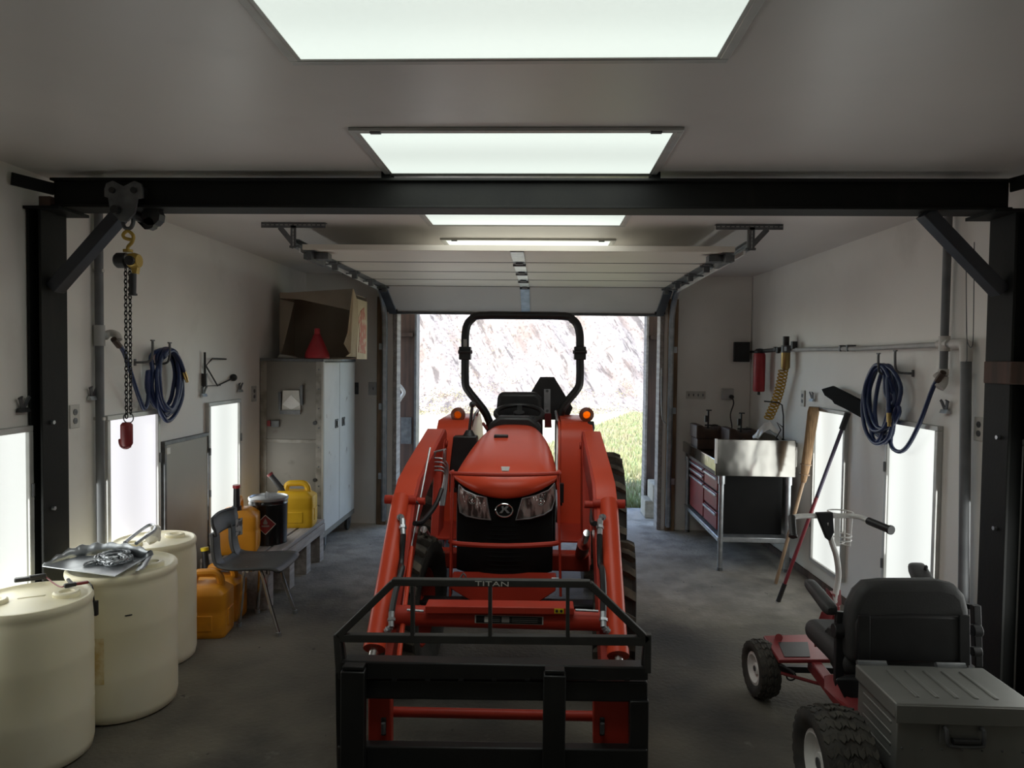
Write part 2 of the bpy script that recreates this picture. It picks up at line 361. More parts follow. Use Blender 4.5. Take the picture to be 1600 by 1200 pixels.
# ================================================================ THE SETTING
WT = .16
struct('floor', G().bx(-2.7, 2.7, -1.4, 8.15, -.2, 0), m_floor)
struct('ceiling', G().bx(-2.7, 2.7, -1.4, 8.15, CE, CE+.2), m_ceil)
struct('wall_left', G().bx(WL-WT, WL, -1.4, BK+WT, 0, CE), m_wall)
struct('wall_right', G().prism([(WRX, BK+WT), (wallR(-1.4), -1.4), (wallR(-1.4)+WT, -1.4), (WRX+WT, BK+WT)], 'Z', 0, CE), m_wall)
struct('wall_front', G().bx(WL, wallR(-1.4), -1.4-WT, -1.4, 0, CE), m_wall)
struct('wall_back', G().bx(WL, -1.50, BK, BK+WT, 0, CE).bx(1.21, WRX, BK, BK+WT, 0, CE).bx(-1.50, 1.21, BK, BK+WT, 2.17, CE), m_wall)
struct('baseboard_right', G().prism([(wallR(6.9)-.012, 6.9), (wallR(2)-.012, 2.0), (wallR(2), 2.0), (wallR(6.9), 6.9)], 'Z', 0, .05), m_darkwood)
struct('trim_1', G().bx(-1.655, -1.56, BK-.05, BK, 0, 2.30), m_wood, .004)
struct('trim_2', G().bx(1.245, 1.34, BK-.05, BK, 0, 2.30), m_wood, .004)
struct('trim_3', G().bx(-1.50, -1.46, BK-.01, BK+WT+.02, 0, 2.17), m_greywood, .003)
struct('trim_4', G().bx(1.17, 1.21, BK-.01, BK+WT+.02, 0, 2.17), m_greywood, .003)
# deep doorway beyond the sectional door: timber framed returns out to the edge of the slab
def bay(nm, x0, x1, inner):
    o = struct(nm, G().bx(x0, x1, 7.95, 8.12, -.02, CE), m_darkwood, .004)
    s_ = 1 if inner > (x0+x1)/2 else -1
    part(o, 'girt', G().bx(min(inner-.30*s_, inner-.02*s_), max(inner-.30*s_, inner-.02*s_), 7.89, 7.95, 1.93, 1.97), m_darkwood)
    part(o, 'corner_trim', G().bx(min(inner, inner+.022*s_), max(inner, inner+.022*s_), 7.93, 8.14, 0, CE), m_galvdk if s_ > 0 else m_greywood)
    return o
bl_ = bay('wall_outer_left', -1.70, -1.43, -1.43); br_ = bay('wall_outer_right', 1.18, 1.45, 1.18)
part(bl_, 'ply_patch', G().bx(-1.58, -1.46, 7.935, 7.95, .72, 1.02), m_galvdk)
struct('trim_5', G().bx(-1.50, 1.21, 8.02, 8.12, 2.36, CE), m_darkwood)

# -------- sectional garage door, open overhead
DX0, DX1 = -1.52, 1.18
joints = [(4.46, 2.362), (4.99, 2.362), (5.52, 2.362), (6.045, 2.360), (6.56, 2.358), (7.07, 2.145)]
door = struct('door_1', G().bx(DX0, DX1, 4.450, 4.458, 2.362, 2.396), m_door)
for i in range(5):
    a, b = V((0, *joints[i])), V((0, *joints[i+1])); t = (b-a).normalized(); nrm = V((0, -t.z, t.y))
    a2, b2 = a+t*.009, b-t*.009
    g = G().prism([(a2.y, a2.z), (b2.y, b2.z), (b2+nrm*.034).yz[:], (a2+nrm*.034).yz[:]], 'X', DX0, DX1)
    part(door, 'door_section', g, m_door, .004)
    xm = -.165
    g = G()
    for s_ in (-.032, .032): pass
    part(door, 'center_stile', G().prism([((a2-nrm*.006).y, (a2-nrm*.006).z), ((b2-nrm*.006).y, (b2-nrm*.006).z), (b2.y, b2.z), (a2.y, a2.z)], 'X', xm-.042, xm+.042), m_galv)
    for xs, wd in ((DX0+.035, .07), (DX1-.035, .07)):
        part(door, 'end_stile', G().prism([((a2-nrm*.006).y, (a2-nrm*.006).z), ((b2-nrm*.006).y, (b2-nrm*.006).z), (b2.y, b2.z), (a2.y, a2.z)], 'X', xs-wd/2, xs+wd/2), m_galvdk if i < 4 else m_galv)
    if i > 0:
        part(door, 'joint_dark_strip', G().bx(DX0+.01, DX1-.01, a.y-.0085, a.y+.0085, a.z-.001, a.z+.006), m_matt)  # black strip added in the section gap to darken the joint line
        for k, xh in enumerate((xm, DX0+.05, DX1-.05)):
            g = G().box((xh, a.y, a.z-.012), (.05, .11, .012)).cyl((xh-.045, a.y, a.z-.018), (xh+.045, a.y, a.z-.018), .009, n=8)
            if k: g.box((xh, a.y, a.z-.035), (.04, .03, .05)).cyl((xh, a.y, a.z-.02), (xh+(-.10 if k == 1 else .10), a.y, a.z-.02), .006, n=6)
            part(door, 'hinge', g, m_galvdk)
        for xh, sg in ((DX0-.06, -1), (DX1+.075, 1)):
            part(door, 'roller', G().cyl((xh-.008, a.y, a.z+.03), (xh+.008, a.y, a.z+.03), .022, n=12), m_white)
part(door, 'top_bracket', G().bx(DX0-.02, DX0+.14, 4.53, 4.61, 2.315, 2.355).bx(DX0+.02, DX0+.05, 4.47, 4.77, 2.30, 2.355), m_galvdk)
part(door, 'top_bracket', G().bx(DX1-.14, DX1+.02, 4.53, 4.61, 2.315, 2.355).bx(DX1-.05, DX1-.02, 4.47, 4.77, 2.30, 2.355), m_galvdk)
for xh in (DX0+.03, DX1-.03):
    a, b = V((xh, 6.60, 2.338)), V((xh, 7.065, 2.145))
    part(door, 'bottom_bracket', G().bar(a+V((0,-.012,-.012)), b+V((0,-.012,-.012)), .075, .012, (0,.5,.8)).box(b+V((0,-.03,.03)), (.10,.05,.06)), m_blue_steel)
part(door, 'bottom_seal', G().bx(DX0, DX1, 7.045, 7.09, 2.128, 2.152), m_galvdk, .004)

def track(x, side, lbl):
    r = thing('garage_door_track', lbl, 'door track', (x, 6.0, 2.3))
    path = [(4.47, 2.402), (6.66, 2.375)] + [(6.66+.37*math.sin(a), 2.005+.37*math.cos(a)) for a in [PI/2*i/8 for i in range(1, 9)]] + [(7.03, .05)]
    rings = []; s_ = side
    # C section: web outside, two lips turned towards the door
    for i, (y, z) in enumerate(path):
        p = V((0, y, z)); q = V((0, *path[min(i+1, len(path)-1)])) - V((0, *path[max(i-1, 0)])); q.normalize(); nn = V((0, -q.z, q.y))
        sec = [(.030*-s_, .024), (.0, .026), (.012*s_, .016), (.012*s_, -.016), (.0, -.026), (.030*-s_, -.024), (.030*-s_, -.028), (.0, -.030), (.016*s_, -.018), (.016*s_, .018), (.0, .030), (.030*-s_, .028)]
        rings.append([V((x+u, 0, 0))+p+nn*v for u, v in sec])
    part(r, 'rail', G().loft(rings), m_white if False else m_galv)
    part(r, 'lower_lip', G().bar((x-.030*s_, 4.47, 2.362), (x-.030*s_, 6.68, 2.338), .012, .026), m_white)  # white colour stands in for the highlight along the galvanised lip
    for z in (.5, 1.2, 1.8):
        part(r, 'jamb_clip', G().bx(min(x, x+.05*s_), max(x, x+.05*s_), 7.03, 7.068, z-.03, z+.03), m_galv)
    return r
track(-1.575, -1, 'galvanised door track along the left side of the open garage door')
track(1.275, 1, 'galvanised door track along the right side of the open garage door')
def hanger(x0, x1, xv, xt, lbl):
    r = thing('track_hanger', lbl, 'bracket', (xv, 4.43, CE))
    Y = 4.43
    def slots(g, a, b, n):
        a, b = V(a), V(b)
        for i in range(n):
            p = a.lerp(b, (i+.5)/n); t = (b-a).normalized(); g.bar(p-t*.009, p+t*.009, .003, .007, (0,1,0))
        return g
    part(r, 'ceiling_angle', G().bx(x0, x1, Y, Y+.04, CE-.004, CE).bx(x0, x1, Y, Y+.004, CE-.035, CE), m_galvdk)
    part(r, 'slot', slots(G(), (x0, Y-.002, CE-.017), (x1, Y-.002, CE-.017), 14), m_alu, stuff=True)
    part(r, 'vertical_angle', G().bx(xv-.018, xv+.018, Y, Y+.004, 2.37, CE-.02).bx(xv-.018, xv-.014, Y, Y+.04, 2.37, CE-.02), m_galvdk)
    part(r, 'slot', slots(G(), (xv, Y-.002, 2.38), (xv, Y-.002, CE-.04), 5), m_alu, stuff=True)
    part(r, 'diagonal_brace', G().bar((xt, Y+.006, CE-.03), (xv, Y+.006, 2.395), .005, .032, (0,1,0) if False else (0,0,1)), m_galvdk)
    part(r, 'track_bolt', G().cyl((xv-.03, Y+.02, 2.38), (xv+.03, Y+.02, 2.38), .008, n=8), m_galvdk)
hanger(-1.777, -1.367, -1.572, -1.66, 'perforated steel hanger holding the left door track from the ceiling')
hanger(1.057, 1.463, 1.275, 1.37, 'perforated steel hanger holding the right door track from the ceiling')

# -------- ceiling lights
def ceiling_light(x0, x1, y0, y1, lbl):
    r = thing('ceiling_light', lbl, 'light', ((x0+x1)/2, (y0+y1)/2, CE), 0, 'ceiling light panels')
    g = G(); t = .026
    for a in ((x0, x1, y0, y0+t), (x0, x1, y1-t, y1), (x0, x0+t, y0+t, y1-t), (x1-t, x1, y0+t, y1-t)): g.bx(*a, CE-.014, CE)
    part(r, 'frame', g, m_alu, .003)
    g = G(); t2 = .036
    for a in ((x0+t, x1-t, y0+t, y0+t2), (x0+t, x1-t, y1-t2, y1-t), (x0+t, x0+t2, y0+t2, y1-t2), (x1-t2, x1-t, y0+t2, y1-t2)): g.bx(*a, CE-.012, CE-.002)
    part(r, 'lens_frame', g, m_alu)
    part(r, 'diffuser', G().bx(x0+t2, x1-t2, y0+t2, y1-t2, CE-.010, CE-.006), m_lens)
    lamp(r, ((x0+x1)/2, (y0+y1)/2, CE-.015), x1-x0-2*t2, y1-y0-2*t2, (0, 0, -1), (.95, 1, .95))
    for x in (x0+.1, x1-.1):
        part(r, 'latch', G().bx(x-.02, x+.02, y0+.004, y0+.022, CE-.020, CE-.013), m_galvdk)
for (y1, d) in ((2.037, 'big bright ceiling light panel nearest the camera at the top edge'), (3.255, 'white ceiling light panel just in front of the steel beam'),
           (4.475, 'ceiling light panel just behind the steel beam'), (5.62, 'ceiling light panel half hidden above the open garage door')):
    ceiling_light(-.725, .505, y1-.64, y1, d)

# -------- wall light panels
def wall_light(side, y0, y1, lbl, mt):
    r = thing('wall_light', lbl, 'light', WALL(side)(V((0, (y0+y1)/2, .15))), 0, 'upright light panels in the side walls')
    z0, z1 = .155, 1.35; t = .028
    g = G()
    for a in ((y0, y1, z0, z0+t), (y0, y1, z1-t, z1), (y0, y0+t, z0+t, z1-t), (y1-t, y1, z0+t, z1-t)): g.bx(0, .03, *a)
    part(r, 'frame', onwall(g, side), m_alu, .003)
    part(r, 'diffuser', onwall(G().bx(.004, .012, y0+t, y1-t, z0+t, z1-t), side), mt)
    lamp(r, WALL(side)(V((.02, (y0+y1)/2, (z0+z1)/2))), z1-z0-2*t, y1-y0-2*t, (1, 0, 0) if side == 'L' else (-1, -WRS, 0), (.97, 1, .97))
    for z in (.45, 1.05):
        part(r, 'hinge', onwall(G().cyl((.034, y1-.012, z-.03), (.034, y1-.012, z+.03), .007, n=8), side), m_galvdk)
wall_light('L', 2.63, 3.20, 'wall light panel at the left edge in front of the steel column', m_lensw)
wall_light('L', 3.765, 4.305, 'wall light panel behind the hanging hoist chain, left wall', m_lensw2)
wall_light('L', 4.95, 5.49, 'wall light panel beside the tall grey cabinet, left wall', m_lensw)
wall_light('R', 5.01, 5.55, 'wall light panel behind the broom and long scraper handle', m_lensw)
wall_light('R', 3.925, 4.47, 'wall light panel behind the scooter seat under the right hose', m_lensw)
wall_light('R', 2.76, 3.305, 'wall light panel at the right edge in front of the steel column', m_lensw)
r = thing('access_panel', 'dull grey hinged panel between two lit wall panels on the left', 'panel', (WL, 4.65, .1))
part(r, 'sheet', onwall(G().bx(.012, .020, 4.375, 4.94, .12, 1.12), 'L'), m_greysheet)
g = G()
for a in ((4.355, 4.965, 1.115, 1.14), (4.355, 4.965, .10, .125), (4.355, 4.378, .125, 1.115), (4.942, 4.965, .125, 1.115)): g.bx(0, .028, *a)
part(r, 'frame', onwall(g, 'L'), m_galvdk, .002)
part(r, 'corner_clip', onwall(G().bx(.028, .04, 4.36, 4.40, 1.06, 1.10), 'L'), m_white)
for z in (.3, .7, 1.0): part(r, 'hinge', onwall(G().cyl((.034, 4.955, z-.025), (.034, 4.955, z+.025), .007, n=8), 'L'), m_galvdk)

# ================================================================ STEEL GANTRY
gy0, gy1 = 3.20, 3.38
r = thing('steel_gantry', 'black steel I-beam on two columns spanning the garage under the ceiling', 'beam', (0, 3.3, 0))
bz0, bz1 = 2.366, 2.497
g = G().bx(-2.28, 2.045, gy0+.01, gy0+.16, bz1-.012, bz1).bx(-2.28, 2.045, gy0+.01, gy0+.16, bz0-.004, bz0+.008).bx(-2.28, 2.045, gy0+.04, gy0+.06, bz0, bz1)
part(r, 'beam', g, m_steel, .002)
for x in (-.72, .5): part(r, 'ceiling_shim', G().bx(x-.02, x+.02, gy0+.03, gy0+.12, bz1, CE), m_steel)
def column(x0, x1, lb):
    xi = x1 if x0 < 0 else x0; xo = x0 if x0 < 0 else x1; s_ = 1 if x0 < 0 else -1
    g = G().bx(min(xi, xi-.012*s_), max(xi, xi-.012*s_), gy0, gy1, 0, bz0-.012).bx(min(xo, xo+.012*s_), max(xo, xo+.012*s_), gy0, gy1, 0, bz0-.012).bx(x0+.01, x1-.01, gy0+.08, gy0+.10, 0, bz0-.012)
    c = part(r, 'column', g, m_steel, .002)
    part(c, 'base_plate', G().bx(x0-.0, x1+.0, gy0-.03, gy1+.03, 0, .015), m_steel)
    part(c, 'cap_plate', G().bx(min(xo, xi+.10*s_), max(xo, xi+.10*s_), gy0-.02, gy1+.02, bz0-.018, bz0-.004), m_steel)
    for z in (1.36, .95): part(c, 'bolt', G().cyl((xi, gy0+.06, z), (xi+.014*s_, gy0+.06, z), .010, n=6), m_galv)
    return c
column(-2.385, -2.316, 'L'); cR = column(2.053, 2.185, 'R')
part(cR, 'timber_block', G().bx(2.035, 2.19, gy0-.03, gy1-.02, 1.60, 1.70), m_darkwood, .004, label='dark brown timber block fixed to the column')
part(r, 'wall_tie', G().bar((-2.372, 3.095, 2.462), (-2.28, 3.24, 2.45), .012, .055), m_steel)
part(r, 'wall_tie', G().bar((2.17, 2.98, 2.49), (2.05, 3.24, 2.475), .012, .06), m_steel)
part(r, 'end_patch', G().box((-2.30, gy0+.02, 2.38), (.055, .03, .06)), m_brownmetal, label='unpainted rusty patch')
for (xa, za, xb, zb) in ((-2.30, 1.99, -1.975, 2.345), (2.04, 2.01, 1.70, 2.36)):
    part(r, 'diagonal_brace', G().bar((xa, gy0+.07, za), (xb, gy0+.07, zb), .075, .055), m_blue_steel, .003)

# trolley and lever hoist
tx = -1.912
r = thing('beam_trolley', 'dark push trolley clamped on the left end of the steel beam', 'trolley', (tx, gy0+.08, bz0))
def plate(y0, y1):
    pts = [(-.105, .095), (-.095, .125), (-.06, .14), (-.03, .125), (0, .11), (.03, .125), (.06, .14), (.095, .125), (.105, .095), (.105, .05), (.075, .045), (.06, -.03), (.02, -.075), (-.02, -.075), (-.075, -.02), (-.085, .05), (-.105, .055)]
    return G().prism([(tx+p[0]*.85, bz0-.01+p[1]*.85) for p in pts], 'Y', y0, y1)
part(r, 'side_plate', plate(gy0-.02, gy0-.008), m_galvdk); part(r, 'side_plate', plate(gy0+.178, gy0+.19), m_steel)
for dx in (-.05, .05):
    for yy in (gy0-.03, gy0+.03):
        part(r, 'axle_nut' if yy < gy0 else 'wheel', G().cyl((tx+dx, yy, bz0+.065), (tx+dx, yy+(.012 if yy < gy0 else .04), bz0+.065), .014 if yy < gy0 else .03, n=12), m_black)
part(r, 'spacer_bolt', G().cyl((tx-.03, gy0-.045, bz0-.025), (tx-.03, gy0+.20, bz0-.025), .019, n=12), m_black)
part(r, 'chain_wheel_cover', G().cyl((tx+.085, gy0+.05, bz0-.035), (tx+.085, gy0+.10, bz0-.035), .045, n=10).cyl((tx+.075, gy0+.05, bz0-.07), (tx+.075, gy0+.09, bz0-.07), .028, n=8), m_black)
part(r, 'shackle', G().tube(smooth_pts([(tx-.045, gy0+.05, bz0-.05), (tx-.045, gy0+.05, bz0-.07), (tx-.037, gy0+.05, bz0-.09), (tx-.022, gy0+.05, bz0-.095), (tx-.007, gy0+.05, bz0-.09), (tx+.003, gy0+.05, bz0-.07), (tx+.003, gy0+.05, bz0-.05)], 3), .009, 8), m_galvdk)
hx, hy = -1.934, gy0+.05
r = thing('lever_hoist', 'yellow lever chain hoist hanging from the beam trolley on the left', 'hoist', (hx, hy, 1.2))
def zz(y): return P(200, y, hy).z
part(r, 'top_hook', G().tube(smooth_pts([(hx+.02, hy, zz(375)), (hx-.015, hy, zz(372)), (hx-.022, hy, zz(366)), (hx, hy, zz(361)), (hx+.025, hy, zz(368)), (hx+.02, hy, zz(378)), (hx, hy, zz(386)), (hx, hy, zz(392))], 4), .008, 8).cyl((hx, hy, zz(390)), (hx, hy, zz(394)), .022, n=12), m_gold)
part(r, 'gear_housing', G().lathe([(0,-.03),(.028,-.03),(.036,-.02),(.036,.02),(.028,.03),(0,.03)], (hx-.028, hy, zz(407)), 'X', 16), m_black)
part(r, 'load_sheave', G().lathe([(0,-.02),(.032,-.02),(.03,0),(.032,.02),(0,.02)], (hx, hy, zz(406)), 'X', 16), m_galv)
part(r, 'ratchet_body', G().lathe([(0,-.022),(.034,-.022),(.038,0),(.03,.022),(0,.022)], (hx+.038, hy-.01, zz(408)), 'X', 16).prism([(hx+.02, zz(412)), (hx+.058, zz(412)), (hx+.05, zz(428)), (hx+.03, zz(428))], 'Y', hy-.02, hy+.005), m_gold)
part(r, 'ratchet_wheel', G().cyl((hx+.035, hy-.055, zz(409)), (hx+.035, hy-.04, zz(409)), .022, n=14).cyl((hx+.035, hy-.06, zz(409)), (hx+.062, hy-.06, zz(410)), .003, n=6), m_black)
part(r, 'lever_grip', G().cyl((hx+.032, hy-.015, zz(428)), (hx+.030, hy-.015, zz(460)), .0155, n=12).cyl((hx+.030, hy-.015, zz(459)), (hx+.030, hy-.015, zz(462)), .02, n=12), m_black)
g = G()
for xs, z0, z1 in ((hx-.012, zz(415), zz(655)), (hx+.008, zz(415), zz(645))):
    z = z0; k = 0
    while z > z1:
        n_ = (1, 0, 0) if k % 2 else (0, 1, 0)
        pts = []
        for i in range(10):
            a = 2*PI*i/10; c, s_ = math.cos(a), math.sin(a); off = .0065*c
            pts.append((xs+(off if n_ == (0,1,0) else 0), hy+(off if n_ == (1,0,0) else 0), z+.0125*s_))
        g.tube(pts, .0028, 4, True); z -= .0185; k += 1
ch = part(r, 'load_chain', g, m_blackgl, stuff=True)
part(r, 'ring', G().torus((hx-.003, hy, zz(653)), .024, .0028, (0,1,0), 20, 6), m_galvdk)
bb = zz(660); be = zz(697)
part(r, 'bottom_block', G().lathe([(0,be),(.020,be),(.027,be+.012),(.027,bb-.012),(.018,bb),(0,bb)], (hx-.012, hy, 0), 'Z', 16), m_redmetal, label='dusty red bottom hook block')
part(r, 'hook_tip', G().tube(smooth_pts([(hx-.045, hy, zz(686)), (hx-.044, hy, zz(692)), (hx-.035, hy, zz(698)), (hx-.015, hy, zz(700)), (hx+.005, hy, zz(697))], 4), [.004]+[.007]*16, 8), m_redmetal)

# ================================================================ WALL FITTINGS
def hose_coil(side, yc, zc, hw, hh, hooks, tail, endp, lbl, n=7, off=.05):
    r = thing('air_hose', lbl, 'hose', WALL(side)(V((0, yc, zc))))
    tail = [SC(side, *t) for t in tail]; endp = [SC(side, *t) for t in endp]
    _, yc, zc = SC(side, off+.02, yc, zc)
    pts = list(tail)
    rnd = random.Random(3 if side == 'L' else 5)
    s_ = 1 if side == 'L' else -1
    for k in range(n):
        a_h = hh*rnd.uniform(.80, 1.04); a_w = hw*rnd.uniform(.55, 1.05); dz = (hh-a_h); dy = rnd.uniform(-.25, .25)*hw; oo = off+.012*k*.6
        for i in range(12):
            a = 2*PI*i/12+PI*.9*s_
            pts.append((oo+rnd.uniform(-.006, .006), yc+dy+a_w*math.cos(a)*1.0, zc+dz+a_h*math.sin(a)+rnd.uniform(-.008, .008)))
    pts += endp
    part(r, 'hose', onwall(G().tube(smooth_pts(pts, 4), .0125, 8), side), m_hose, smooth=60)
    e = V(endp[-1]); d = (e-V(endp[-2])).normalized()
    part(r, 'end_fitting', onwall(G().cyl(e-d*.02, e+d*.035, .014, n=10).cyl(e+d*.03, e+d*.06, .010, n=10), side), m_brass)
    a = V(tail[0]); d = (V(tail[1])-a).normalized()
    part(r, 'ferrule', onwall(G().cyl(a-d*.01, a+d*.06, .016, n=10), side), m_brownmetal)
    return r
hose_coil('L', 4.42, 1.50, .19, .215, None, [(.10, 3.88, 1.765), (.09, 3.97, 1.70), (.07, 4.07, 1.52), (.06, 4.14, 1.40), (.05, 4.18, 1.36), (.05, 4.22, 1.42)],
          [(.10, 4.50, 1.715), (.11, 4.60, 1.65), (.11, 4.66, 1.56)], 'coiled blue air hose hung on the left wall above a lit panel')
hose_coil('R', 4.585, 1.43, .185, .235, None, [(.07, 3.95, 1.635), (.07, 4.03, 1.56), (.06, 4.15, 1.35), (.05, 4.27, 1.20), (.05, 4.37, 1.155), (.05, 4.46, 1.20)],
          [(.11, 4.52, 1.6), (.115, 4.50, 1.45), (.115, 4.49, 1.36)], 'coiled blue air hose hung on the right wall below the pipe')
def hook(side, y, z, lbl):
    _, y, z = SC(side, .11, y, z)
    g = G().tube(smooth_pts([(.004, y, z-.13), (.03, y, z-.13), (.085, y, z-.125), (.105, y, z-.10), (.11, y, z-.04), (.11, y, z)], 4), .007, 8).box((.004, y, z-.13), (.008, .014, .04)).box((.11, y, z), (.012, .03, .008))
    single('hose_hook', onwall(g, side), m_galvdk, lbl, 'hook')
hook('L', 4.27, 1.775, 'steel hook holding the left blue hose, nearer of its two'); hook('L', 4.47, 1.765, 'steel hook holding the left blue hose, nearer the cabinet')
hook('R', 4.64, 1.75, 'steel hook holding the right blue hose, nearer the workbench'); hook('R', 4.44, 1.765, 'steel hook holding the right blue hose, nearer the column')
# left conduit
r = thing('wall_pipe', 'dark vertical pipe on the left wall behind the steel column', 'pipe', (WL, 3.698, 0))
part(r, 'pipe', onwall(G().cyl((.03, 3.698, .02), (.03, 3.698, CE), .022, n=12), 'L'), m_pipedk)
part(r, 'tee', onwall(G().cyl((.03, 3.698, 1.73), (.03, 3.698, 1.84), .028, n=12).cyl((.03, 3.698, 1.785), (.03, 3.755, 1.785), .022, n=12), 'L'), m_pipe)
part(r, 'elbow', onwall(G().tube(smooth_pts([(.03, 3.745, 1.785), (.05, 3.765, 1.80), (.085, 3.765, 1.79), (.10, 3.755, 1.765)], 4), .02, 12), 'L'), m_pvc)
for z in (1.34, 2.13): part(r, 'pipe_clip', onwall(G().bx(0, .055, 3.688, 3.708, z-.008, z+.008), 'L'), m_pvc)
# right pipe run
r = thing('air_pipe', 'grey air pipe running along the right wall with a drop at the column', 'pipe', WALL('R')(V((0, 5, 1.79))))
part(r, 'horizontal_pipe', onwall(G().tube([(.04, 5.99, 1.793), (.04, 5.4, 1.789), (.04, 4.81, 1.783), (.04, 4.22, 1.788), (.04, 3.73, 1.79)], .016, 12), 'R'), m_pipe)
part(r, 'riser', onwall(G().cyl((.04, 3.873, 1.60), (.04, 3.873, CE), .021, n=12), 'R'), m_pipedk)
part(r, 'cross_fitting', onwall(G().cyl((.04, 3.873, 1.755), (.04, 3.873, 1.835), .028, n=12).cyl((.04, 3.83, 1.792), (.04, 3.918, 1.792), .024, n=12), 'R'), m_pvc)
part(r, 'coupling', onwall(G().cyl((.04, 3.873, 1.625), (.04, 3.873, 1.66), .027, n=12).cyl((.04, 3.873, 1.64), (.075, 3.84, 1.64), .008, n=8), 'R'), m_pvc)
part(r, 'elbow', onwall(G().tube(smooth_pts([(.04, 3.873, 1.62), (.04, 3.873, 1.60), (.045, 3.873, 1.58), (.06, 3.873, 1.56)], 3), .026, 12).cyl((.05, 3.862, 1.60), (.07, 3.887, 1.635), .02, n=10), 'R'), m_pvc)
part(r, 'corner_elbow', onwall(G().tube(smooth_pts([(.04, 3.79, 1.79), (.04, 3.715, 1.79), (.04, 3.69, 1.773), (.04, 3.685, 1.70)], 4), .030, 12), 'R'), m_pvc)
part(r, 'drop_pipe', onwall(G().cyl((.04, 3.685, 1.72), (.04, 3.625, .02), .026, n=12), 'R'), m_pipedk)
for y in (4.95, 5.06): part(r, 'pipe_strap', onwall(G().bx(0, .06, y-.008, y+.008, 1.768, 1.812), 'R'), m_galvdk)
r = thing('hanging_wire', 'thin bare wire looping down from the right brace', 'wire', WALL('R')(V((0, 3.6, 1.9))))
part(r, 'strand', onwall(G().tube(smooth_pts([(.10, 3.62, 2.28), (.10, 3.60, 1.95), (.10, 3.585, 1.80), (.09, 3.56, 1.78), (.09, 3.56, 1.95), (.095, 3.565, 2.28)], 5), .0022, 5), 'R'), m_galvdk)
part(r, 'tail', onwall(G().tube(smooth_pts([(.10, 3.60, 1.95), (.09, 3.60, 1.74), (.08, 3.62, 1.70), (.06, 3.67, 1.70), (.05, 3.71, 1.715)], 5), .0022, 5), 'R'), m_galvdk)
# small wall clips
def clip(side, y, z, lbl, dark=False):
    r = thing('bulldog_clip', lbl, 'clip', WALL(side)(V((0, y, z))), 0, 'bulldog clips screwed to the walls')
    part(r, 'jaw', onwall(G().prism([(.004, z-.012), (.03, z-.012), (.022, z+.008), (.010, z+.008)], 'Y', y-.032, y+.032), side), m_black if dark else m_galv)
    for s_ in (-1, 1):
        part(r, 'lever', onwall(G().bar((.014, y+s_*.004, z+.004), (.022, y+s_*.026, z+.052), .006, .018, (0,1,0)).bar((.022, y+s_*.026, z+.052), (.026, y+s_*.030, z+.058), .006, .022, (0,1,0)), side), m_galvdk)
clip('L', 3.155, 1.427, 'black bulldog clip left of the left steel column', True)
clip('L', 3.66, 1.455, 'bulldog clip between the left column and the vertical pipe')
clip('L', 4.895, 1.41, 'bulldog clip under the black wire bracket on the left wall')
clip('L', 5.50, 1.415, 'bulldog clip near the outlet beside the cabinet, left wall')
clip('R', 3.885, 1.435, 'bulldog clip beside the right grey drop pipe')
clip('R', 5.60, 1.40, 'bulldog clip beside the outlet above the broom')
def outlet(fn, lbl, w=.075, h=.12, n=2, cap=None, horiz=False, m=None):
    """fn maps (off, along, up) from the plate centre"""
    r = thing('outlet' if cap is None else cap, lbl, 'outlet' if cap is None else 'switch', fn(V((0,0,0))))
    part(r, 'plate', G().bx(0, .007, -w/2, w/2, -h/2, h/2).map(fn), m or m_offwhite, .002)
    for i in range(n):
        t = (i-(n-1)/2)*(.045 if not horiz else .046)
        c = (0, t) if horiz else (t, 0)
        if horiz: part(r, 'toggle', G().bx(.007, .018, t-.004, t+.004, -.012, .012).map(fn), m_galvdk)
        else: part(r, 'socket', G().cyl((.006, 0, t), (.010, 0, t), .016, n=12).bx(.010, .011, -.007, -.004, t-.005, t+.005).bx(.010, .011, .004, .007, t-.005, t+.005).map(fn), m_galvdk)
    return r
fL = lambda y, z: (lambda p: (WL+p.x, y+p.y, z+p.z))
fR = lambda y, z: (lambda p: WALL('R')(V((p.x, y+p.y, z+p.z))))
fB = lambda x, z: (lambda p: (x+p.y, BK-p.x, z+p.z))
outlet(fL(3.53, 1.365), 'white double outlet just behind the left steel column')
outlet(fL(5.80, 1.375), 'grey double outlet beside the cabinet top corner', .09, .13, 2, None, False, m_pipe)
outlet(fR(5.81, 1.40), 'narrow outlet plate right of the stainless workbench', .07, .13)
outlet(fR(3.62, 1.365), 'white outlet beside the right steel column')
outlet(fB(1.533, 1.355), 'wide four-gang switch plate left of the plug box', .19, .075, 4, 'switch_plate', True)
outlet(fB(-1.70, 1.376), 'switch box on the back wall beside the left door jamb', .10, .13, 1, 'switch_plate', True, m_pipe)
outlet(fB(-1.875, 1.376), 'dark switch on the back wall against the cabinet edge', .05, .12, 1, 'switch_plate', True, m_galvdk)
r = thing('plug_box', 'square plug box with black cord above the workbench', 'outlet', (1.84, BK, 1.37))
part(r, 'box', G().bx(1.785, 1.895, BK-.045, BK, 1.315, 1.425), m_pipe, .006)
part(r, 'plug', G().cyl((1.87, BK-.08, 1.345), (1.87, BK-.045, 1.345), .02, n=10), m_black)
part(r, 'cord', G().tube(smooth_pts([(1.87, BK-.08, 1.345), (1.885, BK-.085, 1.28), (1.86, BK-.07, 1.17), (1.88, BK-.06, 1.05), (1.88, BK-.05, .93)], 4), .006, 6), m_black)
r = thing('electrical_box', 'square black junction box high on the back wall', 'box', (1.97, BK, 1.79))
part(r, 'cover', G().bx(1.892, 2.045, BK-.04, BK, 1.69, 1.885), m_black, .005)
part(r, 'lead', G().cyl((2.05, BK-.03, 1.79), (2.10, BK-.20, 1.79), .010, n=8), m_black)
